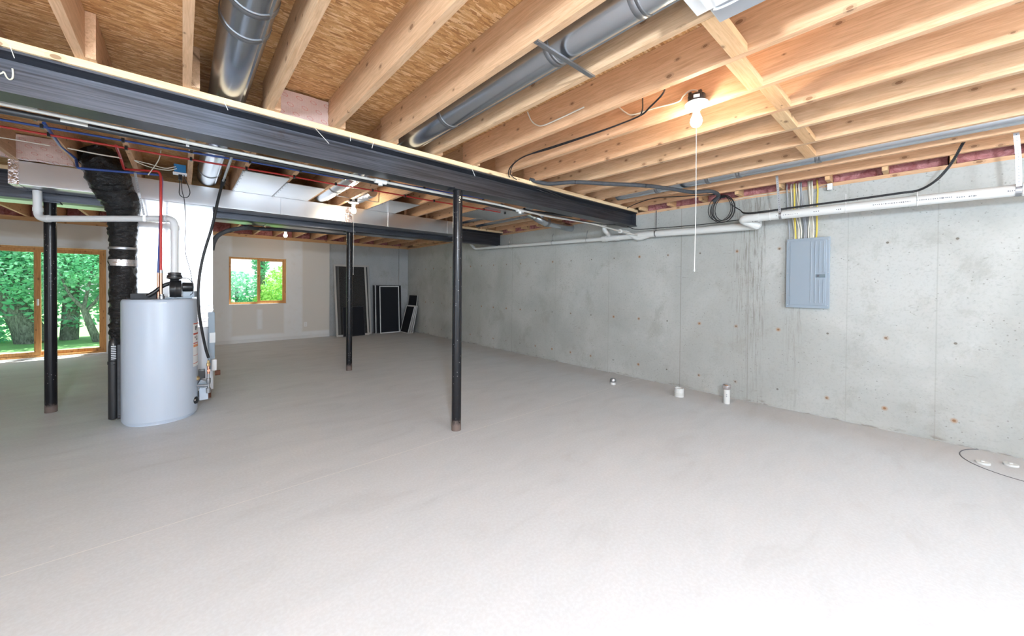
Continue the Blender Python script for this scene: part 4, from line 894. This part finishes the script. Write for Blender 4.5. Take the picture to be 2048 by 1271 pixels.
# cream cables around the heater
cable([pt(u, v, 'Y', 4.9) for u, v in ((135, 296), (190, 307), (243, 316))], .006, 'cable', 'cream cable crossing above the black wrapped duct')
cable([pt(u, v, 'Y', 4.9) for u, v in ((268, 320), (300, 328), (330, 336), (352, 333))], .004, 'cable', 'upper cream cable swagging to the blue outlet box', 'cream cables by the blue outlet box')
cable([pt(u, v, 'Y', 4.92) for u, v in ((270, 322), (300, 334), (335, 340), (354, 337))], .004, 'cable', 'lower cream cable swagging to the blue outlet box', 'cream cables by the blue outlet box')
cable([pt(u, v, 'Y', 4.8) for u, v in ((322, 300), (318, 318), (308, 334), (296, 350))], .004, 'cable', 'short cream cable dangling left of the blue outlet box')
cable([pt(u, v, 'Y', 4.6) for u, v in ((-10, 273), (40, 281), (100, 291))], .004, 'cable', 'thin cream cable in front of the dull foil batt at the left')
# blue outlet box with cord
t = thing('outlet_box', pt(360, 352, 'Y', 4.95), 'blue plastic outlet box on a joist with a white plate and black plug', 'outlet box'); ob = pt(360, 340, 'Y', 4.95)
m_ = MB(); m_.box(ob.x-.045, ob.x+.045, ob.y-.03, ob.y+.04, ob.z-.03, ob.z+.05, .005); m_.build('box', 'blue_box', t)
m_ = MB(); m_.box(ob.x-.052, ob.x+.052, ob.y-.04, ob.y+.045, ob.z-.045, ob.z-.031, .003); m_.build('plate', 'white', t)
m_ = MB(); m_.box(ob.x-.012, ob.x+.018, ob.y-.02, ob.y+.01, ob.z-.10, ob.z-.046, .006); m_.build('plug', 'blackp', t)
cable([pt(u, v, 'Y', 4.93) for u, v in ((361, 352), (359, 375), (359, 388), (366, 394), (375, 394), (380, 385), (376, 370), (369, 355), (366, 335), (362, 330))], .0035, 'cord', 'black cord loop hanging from the blue outlet box')
cable([pt(u, v, 'Y', 4.90) for u, v in ((363, 355), (364, 380), (368, 396), (370, 415), (371, 450), (370, 480), (372, 510), (379, 535), (384, 560), (386, 583), (380, 590))], .0032, 'cord', 'thin black power cord dropping to the heater blower')
# line set behind the heater
route('line_set', [pt(u, v, 'Y', 6.0) for u, v in ((424, 500), (427, 485), (437, 470), (460, 460), (490, 456))]+[pt(u, v, 'Y', 6.75) for u, v in ((520, 457), (600, 461), (700, 468))], .026, 'foam', 'thick black foam sleeved line curving away right of the white plenum', 'tube', None, 6, 14)
route('line_set', [pt(u, v, 'Y', 6.7) for u, v in ((478, 443), (490, 449), (505, 456), (540, 459))], .022, 'foam', 'short black sleeved line crossing behind the farther beam left of the far bulb', 'tube', None, 6, 12)

# ------------------------------------------------------------------ electrical panel
t = thing('electrical_panel', (5.02, .87, 1.14), 'grey steel electrical panel with ribbed door on the concrete wall', 'electrical panel')
PY0, PY1, PZ0, PZ1 = .682, 1.052, 1.145, 1.893
m_ = MB(); m_.box(5.0, XW, PY0+.006, PY1-.006, PZ0+.006, PZ1-.006, .002); m_.build('box', 'greybox', t)
m_ = MB(); m_.box(4.990, 5.001, PY0, PY1, PZ0, PZ1, .004); m_.build('cover', 'greybox', t)
dr = MB(); dr.box(4.984, 4.991, PY0+.028, PY1-.035, PZ0+.03, PZ1-.03, .003); dr = dr.build('door', 'greybox', t)
for i, (y, z0, z1) in enumerate(((.835, .06, .70), (.80, .06, .70), (.765, .38, .70), (.73, .38, .70), (.765, .06, .30), (.73, .06, .30))):
    m_ = MB(); m_.box(4.978, 4.985, y-.004, y+.004, PZ0+z0-.0, PZ0+z1-.0, .002); m_.build('rib', 'greybox', dr)
m_ = MB(); m_.box(4.979, 4.985, .715, .80, PZ0+.325, PZ0+.36, .003); lt = m_.build('latch', 'darklatch', t)
m_ = MB(); m_.box(4.977, 4.980, .765, .785, PZ0+.332, PZ0+.353, .001); m_.build('latch_slot', 'ink', lt)
for z in (.10, .375, .65): m_ = MB(); m_.box(4.980, 4.986, PY1-.034, PY1-.026, PZ0+z-.02, PZ0+z+.02, .002); m_.build('hinge', 'greybox', t)
for y in (PY0+.014, PY1-.014):
    for z in (.03, .375, .72): m_ = MB(); m_.lathe((4.991, y, PZ0+z), [(.005, 0), (.005, .003), (.002, .004)], 10, (-1, 0, 0)); m_.build('screw', 'strap', t)
# cables into the panel
cols = [('cableg', 1.035, 1.06, 'thin grey cable at the left of the bundle entering the panel'), ('cable', .985, 1.02, 'cream cable first in the left bundle above the panel'), ('cabley', .975, .99, 'yellowish cable in the left bundle above the panel'), ('cable', .955, .975, 'cream cable third in the left bundle above the panel'), ('cable', .945, 1.0, 'cream cable crossing behind the left bundle above the panel'), ('cable', .93, .95, 'cream cable at the right of the left bundle above the panel'), ('cableg', .90, .945, 'thick grey cable in the middle above the panel'), ('cableg', .885, .93, 'second grey cable in the middle above the panel'), ('cable', .865, .86, 'cream cable first in the right bundle above the panel'), ('cable', .845, .87, 'cream cable second in the right bundle above the panel'), ('cable', .835, .845, 'cream cable third in the right bundle above the panel'), ('cable', .825, .835, 'cream cable last in the right bundle above the panel'), ('cabley', .80, .795, 'bright yellow cable at the right above the panel')]
rc = random.Random(5)
for i, (mt, yb, yt, lab) in enumerate(cols):
    x = 5.025-.010*(i % 3); r = .0065 if mt != 'cabley' else .0075
    if 'thick' in lab: r = .0095
    ym = (yb+yt)/2+rc.uniform(-.012, .012)
    cable([V((5.015, yb, PZ1-.01)), V((x, yb+rc.uniform(-.004, .004), PZ1+.10)), V((x, ym, 2.18)), V((x, yt, 2.38)), V((x+.0, yt+.005, 2.46)), V((5.10, yt+.02, 2.53))], r, mt, lab, 'cables entering the electrical panel')
m_ = MB(); m_.box(XW-.06, XW-.012, .675, .715, 2.375, 2.44, .004); tag(m_.build('clip_box', 'white'), 'small white clip box under a wooden rim block right of the cables', 'box')
cable([V((XW-.02, .72, 2.44)), V((XW-.01, .78, 2.42)), V((XW-.01, .84, 2.36)), V((XW-.012, .86, 2.28))], .004, 'cableg', 'thin brown wire curling between the clip box and the yellow cable')
cable([pt(u, v, 'X', XW-.01) for u, v in ((1470, 399), (1500, 393), (1540, 387), (1575, 382), (1584, 388))], .004, 'cable', 'thin cream wire running along the top of the wall to the panel cables')

# ------------------------------------------------------------------ lamps
def lamp(p, cordlen, lab, size=1.0):
    t = thing('bulb_fitting', p, lab, 'lamp', 'bare bulb ceiling fittings'); x, y, z = p
    m = MB(); m.lathe((x, y, z+.002), [(.045, 0), (.05, .003), (.05, .045), (.044, .05)], 24)
    for a in (0, 1.2, 2.6, 4.0): m.box(x+.043*math.cos(a)-.009, x+.043*math.cos(a)+.009, y+.043*math.sin(a)-.009, y+.043*math.sin(a)+.009, z+.03, z+.062, .002)
    bx = m.build('ceiling_box', 'blackp', t)
    m = MB(); q = V((x, y, z+.026))+V((-x, -y, 0)).normalized()*.0505; sd = V((-q.y, q.x, 0)).normalized(); m.obox(q, sd, V((-x, -y, 0)).normalized(), (0, 0, 1), .034, .002, .018); m.build('sticker', 'white', bx)
    m = MB(); m.lathe((x, y, z-.045), [(.02, 0), (.026, .004), (.028, .03), (.05, .036), (.066, .040), (.066, .046), (.05, .048)], 28); m.build('lampholder', 'white', t)
    m = MB(); m.lathe((x, y, z-.145), [(.002, 0), (.018, .004), (.029, .016), (.034, .034), (.031, .052), (.022, .072), (.018, .086), (.017, .10)], 24); m.build('bulb', 'bulb', t)
    m = MB(); q = V((x, y, z-.01))+V((-x, -y, 0)).normalized()*.034; m.tube([q, q+V((.0, 0, -.1)), q+V((.004, -.002, -cordlen*.6)), q+V((0, 0, -cordlen))], .0018, 6, True, 4); m.lathe(q+V((0, 0, -cordlen-.012)), [(.002, 0), (.004, .004), (.003, .014)], 8); m.build('pull_cord', 'rope', t)
    return t
b1 = pt(1393, 207, 'X', 2.385); lamp((b1.x, b1.y, b1.z), 1.02, 'nearest lit bare bulb with long pull cord in front of the concrete wall')
b2 = pt(707, 405, 'Y', 5.17); lamp((b2.x, b2.y, b2.z), .95, 'middle lit bare bulb hanging in front of the trunk duct')
b3 = pt(571, 460, 'Y', 8.8); lamp((b3.x, b3.y, b3.z), .35, 'farthest lit bare bulb above the window')
m_ = MB(); m_.tube([V((b3.x, b3.y, b3.z+.05)), V((b3.x, b3.y, ZC-.001))], .01, 8); tag(m_.build('conduit', 'strap'), 'short stub above the farthest bulb', 'conduit')
m_ = MB(); m_.box(b2.x-.22, jx(2)+.005, b2.y-.012, b2.y+.012, b2.z+.055, b2.z+.062); tag(m_.build('hanger_bar', 'strap'), 'thin metal bar holding the middle bulb', 'bracket')
def off_lamp(p, lab, watt, rad, col):
    t = lamp(p, .9, lab); l = bpy.data.lights.new('bulb_light', 'POINT'); l.energy = watt; l.shadow_soft_size = rad; l.color = col
    o = bpy.data.objects.new('bulb_light', l); COL.objects.link(o); o.location = (0, 0, -.24); o.parent = t
off_lamp((-.45, -1.2, 2.44), 'added fill bulb behind the camera', 280, .12, (.74, .87, 1))  # unseen bulb added to brighten the foreground floor
off_lamp((1.85, -1.9, 2.44), 'second added fill bulb behind the camera, nearer the concrete wall', 50, .12, (.74, .87, 1))  # another unseen bulb, added to spread the foreground brightness to the right
off_lamp((4.1, -1.5, 2.44), 'lit bare bulb right of the frame near the concrete wall', 3, .07, (.85, .92, 1))

# ------------------------------------------------------------------ wall outlet, stubs, caps
t = thing('wall_outlet', (2.31, YF-.006, .29), 'white wall outlet low on the drywall right of the window', 'outlet')
m_ = MB(); m_.box(2.275, 2.345, YF-.006, YF, .29, .405, .002); m_.build('plate', 'white', t)
for z in (.325, .37): m_ = MB(); m_.box(2.297, 2.323, YF-.008, YF-.006, z-.014, z+.014, .001); m_.build('socket', 'pvc_grey', t)
def stub(u, v, hgt, r, lab, cap):
    p = pt(u, v, 'Z', 0); t = thing('pipe_stub', (p.x, p.y, 0), lab, 'pipe stub', 'pipe stubs rising from the floor')
    m = MB(); m.lathe((p.x, p.y, 0), [(r, 0), (r, hgt), (r*.85, hgt), (r*.85, hgt-.02), (0, hgt-.02)], 24); m.build('pipe', 'pvc', t)
    return t, p
t, p = stub(1226, 768, .035, .036, 'short stub with a clear dome cap, farthest along the concrete wall', 0)
m_ = MB(); m_.lathe((p.x, p.y, .03), [(.035, 0), (.042, .01), (.042, .035), (.030, .055), (.0, .062)], 20); m_.build('clear_cap', 'strap', t)
t, p = stub(1358, 792, .105, .055, 'wide white pipe stub with cement smears, middle of the three by the wall', 0)
m_ = MB(); m_.lathe((p.x, p.y, .018), [(.0556, 0), (.0562, .004), (.0562, .03), (.0556, .034)], 24); m_.build('cement_smear', 'sill', t)
t, p = stub(1453, 806, .19, .034, 'tall slim white pipe stub with a taped grey top, nearest the panel', 0)
m_ = MB(); m_.lathe((p.x, p.y, .165), [(.037, 0), (.044, .02), (.046, .05), (.036, .062), (.0, .066)], 12); m_.build('taped_top', 'tape', t)
m_ = MB(); q = V((p.x, p.y, .09))+V((-p.x, -p.y, 0)).normalized()*.0345
for dz in (0, .02): m_.obox(q+V((0, 0, dz)), V((-q.y, q.x, 0)).normalized(), V((-p.x, -p.y, 0)).normalized(), (0, 0, 1), .012, .001, .012)
m_.build('pipe_print', 'cableg', t)
t = thing('sump_patch', (4.80, -.53, 0), 'round patch with a cracked rim in the floor at the lower right by the wall', 'floor patch')
m_ = MB(); m_.lathe((4.80, -.53, -.01), [(.338, 0), (.338, .0112), (0, .0114)], 64); m_.build('patch_disc', 'floor', t)
m_ = MB(); m_.torus((4.80, -.53, .0005), (0, 0, 1), .345, .0035, 64, 6); m_.build('outer_crack', 'ink', t)
for (u, v), lab in (((1966, 924), 'left white round cleanout cap on the floor patch'), ((2022, 928), 'right white round cleanout cap on the floor patch')):
    p = pt(u, v, 'Z', .01); t = thing('cleanout_cap', (p.x, p.y, 0), lab, 'cap', 'white cleanout caps')
    m_ = MB(); m_.lathe((p.x, p.y, 0.0), [(.038, 0), (.039, .012), (.036, .016), (0, .016)], 28); m_.build('cap', 'pvc', t)
    m_ = MB(); m_.box(p.x-.009, p.x+.009, p.y-.009, p.y+.009, .016, .024, .002); m_.build('square_nut', 'pvc', t)

# ------------------------------------------------------------------ leaning screens
def screen(c0, c1, hgt, lean, fr_, fmat, mmat, lab, name='window_screen', grp=None, thick=.012, handle=False):
    """c0,c1: bottom corners on the floor, lean: horizontal vector the top leans by"""
    c0, c1, lean = V(c0), V(c1), V(lean); ax = (c1-c0).normalized(); W = (c1-c0).length
    upv = V((lean.x, lean.y, math.sqrt(max(.01, hgt**2-lean.length**2)))).normalized(); nrm = ax.cross(upv).normalized()
    t = thing(name, (c0+c1)/2, lab, 'screen', grp); mid = (c0+c1)/2+nrm*0
    lift = abs(nrm.z)*thick/2+.001; mid = mid+V((0, 0, lift))
    m = MB()
    m.obox(mid+upv*(fr_/2), ax, upv, nrm, W, fr_, thick); m.obox(mid+upv*(hgt-fr_/2), ax, upv, nrm, W, fr_, thick)
    for s_ in (-1, 1): m.obox(mid+ax*s_*(W/2-fr_/2)+upv*hgt/2, ax, upv, nrm, fr_, hgt-2*fr_, thick)
    m.build('screen_frame', fmat, t)
    m = MB(); m.obox(mid+upv*hgt/2, ax, upv, nrm, W-2*fr_+.004, hgt-2*fr_+.004, .002); m.build('screen_mesh', mmat, t)
    if handle:
        m = MB(); m.obox(mid-ax*(W/2-.03)+upv*(hgt*.5)-nrm*(thick/2+.01), ax, upv, nrm, .03, .10, .02); m.build('handle', 'blackp', t)
    return t
G1, G2, G3 = 'tall door screens leaning on the far wall', 'framed screens leaning left of the corner', 'short screens leaning against the side wall'
yb = YF+.04
screen((3.05, 10.18, 0), (3.89, 10.18, 0), 1.90, (0, .24, 0), .045, 'screen_frame', 'mesh', 'rear tall door screen peeking out right behind the other one', 'door_screen', G1, handle=False)
screen((2.955, 10.10, 0), (3.78, 10.06, 0), 1.90, (0, .285, 0), .045, 'screen_frame', 'mesh', 'front tall grey framed door screen with handle leaning on the far wall', 'door_screen', G1, handle=True)
screen((3.10, 10.02, 0), (3.66, 10.04, 0), .78, (0, .09, 0), .018, 'screen_black', 'mesh_dark', 'small black framed screen at the foot of the tall door screens', 'window_screen', G1)
for i, (x0, x1, yy, mt, lab) in enumerate(((3.975, 4.80, 10.30, 'screen_black', 'rearmost black framed screen of the stack left of the corner'), (4.02, 4.775, 10.27, 'screen_white', 'third screen from the front in the stack left of the corner'), (4.035, 4.765, 10.24, 'screen_black', 'second screen from the front in the stack left of the corner'), (4.11, 4.68, 10.17, 'screen_white', 'frontmost white framed screen of the stack left of the corner'))):
    screen((x0, yy-.04, 0), (x1, yy-.04, 0), 1.34-(.02 if i == 3 else 0), (0, .07+.0*i, 0), .022, mt, 'mesh_dark', lab, 'window_screen', G2)
screen((4.885, 10.26, 0), (4.885, 9.72, 0), 1.08, (.15, 0, 0), .018, 'screen_frame', 'mesh_dark', 'tallest of the short screens, leaning on the side wall in the corner', 'window_screen', G3)
for i in range(5):
    screen((4.70+.034*i, 10.14, 0), (4.70+.034*i, 9.64, 0), .78, (.20-.012*i, 0, 0), .018, 'screen_white' if i % 2 == 0 else 'screen_frame', 'mesh_dark', '%s of five short screens leaning on the side wall, counted from the room side' % ORD[i], 'window_screen', G3)

# ------------------------------------------------------------------ outdoors
m_ = MB(); m_.box(-30, 30, YF+2.2, 60, -.6, -.4); tag(m_.build('lawn', 'lawn'), 'sunlit green lawn beyond the glass door', 'lawn', kind='structure')
m_ = MB(); m_.box(-8, 8, YF+.32, YF+2.2, -.5, -.12); tag(m_.build('patio', 'patio'), 'pale patio slab outside the glass door', 'patio', kind='structure')
def leaves(m, c, rad, n, size, rnd):
    for _ in range(n):
        while True:
            p = V((rnd.uniform(-1, 1), rnd.uniform(-1, 1), rnd.uniform(-1, 1)))
            if .25 < p.length < 1: break
        p = V(c)+V((p.x*rad[0], p.y*rad[1], p.z*rad[2])); a = V((rnd.gauss(0, 1), rnd.gauss(0, 1), rnd.gauss(0, .6))).normalized(); b = a.cross(V((rnd.gauss(0, 1), rnd.gauss(0, 1), rnd.gauss(0, 1)))).normalized()
        s1 = size*rnd.uniform(.6, 1.3); s2 = s1*.5
        m.bm.faces.new([m.bm.verts.new(q) for q in (p-a*s1, p-b*s2, p+a*s1, p+b*s2)])
def tree(base, trunk, branches, crown, mat, lab, seed, size=.055):
    rnd = random.Random(seed); t = thing('tree', base, lab, 'tree', 'trees outside'); bx = V(base)
    m = MB(); m.tube([bx+V(p) for p in trunk[0]], trunk[1], 14, True, 5)
    for pts, rs in branches: m.tube([bx+V(p) for p in pts], rs, 9, True, 4)
    m.build('trunk', 'bark', t)
    m = MB()
    for c, rad, n_ in crown: leaves(m, bx+V(c), rad, int(n_*1.5), size, rnd)
    m.build('foliage', mat, t); return t
B = pt(44, 686, 'Z', -.4)
tree(B, ([(.22, 0, 0), (.04, 0, .6), (-.24, 0, 1.3), (-.45, .1, 2.4), (-.5, .2, 3.6)], [.36, .29, .24, .2, .16]), [([(-.25, 0, 1.5), (.3, .1, 2.2), (.9, .3, 3.0)], [.18, .12, .06])],
     [((-.5, .3, 3.2), (1.6, 1.2, 1.0), 3800), ((.8, .2, 2.9), (1.3, 1.0, .8), 2600), ((-1.2, .4, 2.2), (.9, .8, .7), 1200), ((.5, 1.2, 2.1), (.8, .6, .5), 700)], 'leaf_a', 'thick leaning tree trunk seen in the left pane of the glass door', 1)
B = pt(196, 683, 'Z', -.4)
tree(B, ([(0, 0, 0), (-.15, 0, .5), (-.28, 0, 1.0)], [.10, .085, .07]), [([(-.25, 0, .95), (-.55, .1, 1.4), (-.75, .2, 2.0)], [.05, .035, .02]), ([(-.24, 0, .9), (0, .1, 1.3), (.25, .1, 1.9)], [.05, .04, .02]), ([(-.28, 0, 1.0), (-.2, .2, 1.7), (-.1, .2, 2.4)], [.05, .035, .02])],
     [((-.1, .3, 2.6), (1.5, 1.1, .9), 3600), ((-1.3, .5, 2.0), (.9, .8, .8), 1300), ((.8, .4, 1.7), (.5, .6, .7), 800)], 'leaf_a', 'slim forked tree in the right pane of the glass door', 2)
B = V((-2.6, 17.5, -.4))
tree(B, ([(0, 0, 0), (.05, 0, 1.5), (0, 0, 3.5)], [.2, .17, .12]), [], [((0, 0, 2.6), (2.4, 1.2, 2.3), 5000), ((-1.9, .3, 1.3), (1.6, 1.0, 1.5), 2600), ((1.9, .2, 1.6), (1.5, .9, 1.6), 2600)], 'leaf_a', 'broad dense tree filling the background behind the glass door', 3, .085)
B = V((-6.2, 18.5, -.4))
tree(B, ([(0, 0, 0), (.1, 0, 1.6), (.2, 0, 3.6)], [.2, .16, .1]), [], [((0, 0, 2.2), (2.0, 1.2, 2.2), 4200)], 'leaf_b', 'yellow green tree at the far left behind the leaning trunk', 4, .1)
p1 = pt(521, 600, 'Y', 16.5)
tree(V((p1.x, 16.5, -.4)), ([(0, 0, 0), (.02, 0, 2.2), (.03, 0, 4.6)], [.14, .12, .09]), [([(.02, 0, 2.6), (.5, 0, 3.2), (.9, 0, 3.9)], [.04, .03, .02])], [((0, 0, 3.3), (.32, .4, 1.5), 1000), ((-.6, .2, 4.0), (.7, .5, .35), 260)], 'leaf_a', 'straight ivy covered trunk seen through the middle of the window', 5, .07)
p2 = pt(560, 600, 'Y', 16)
tree(V((p2.x+.3, 16, -.4)), ([(0, 0, 0), (0, 0, 1.4)], [.07, .05]), [], [((0, 0, 1.3), (.95, .7, 1.2), 2600), ((.5, 0, 2.5), (.5, .5, .8), 900), ((-.7, 0, .9), (.5, .4, .6), 600)], 'leaf_b', 'bright yellow green bush at the right of the window view', 6, .065)
p3 = pt(487, 600, 'Y', 17)
tree(V((p3.x-.2, 17, -.4)), ([(0, 0, 0), (0, 0, 1.6)], [.07, .05]), [], [((0, 0, 1.1), (1.5, .7, 1.1), 2600), ((-.8, 0, 2.3), (.6, .5, .9), 900), ((-.5, 0, 3.5), (.5, .5, .4), 260)], 'leaf_a', 'soft green bush at the left of the window view', 7, .07)
tree(V((5.3, 19, -.4)), ([(0, 0, 0), (0, 0, 2.2)], [.12, .08]), [], [((0, 0, 1.0), (1.9, 1.0, 1.3), 2000), ((-1.6, 0, .8), (1.2, .8, 1.0), 1200)], 'leaf_b', 'low bush in the distance behind the window bushes', 8, .1)
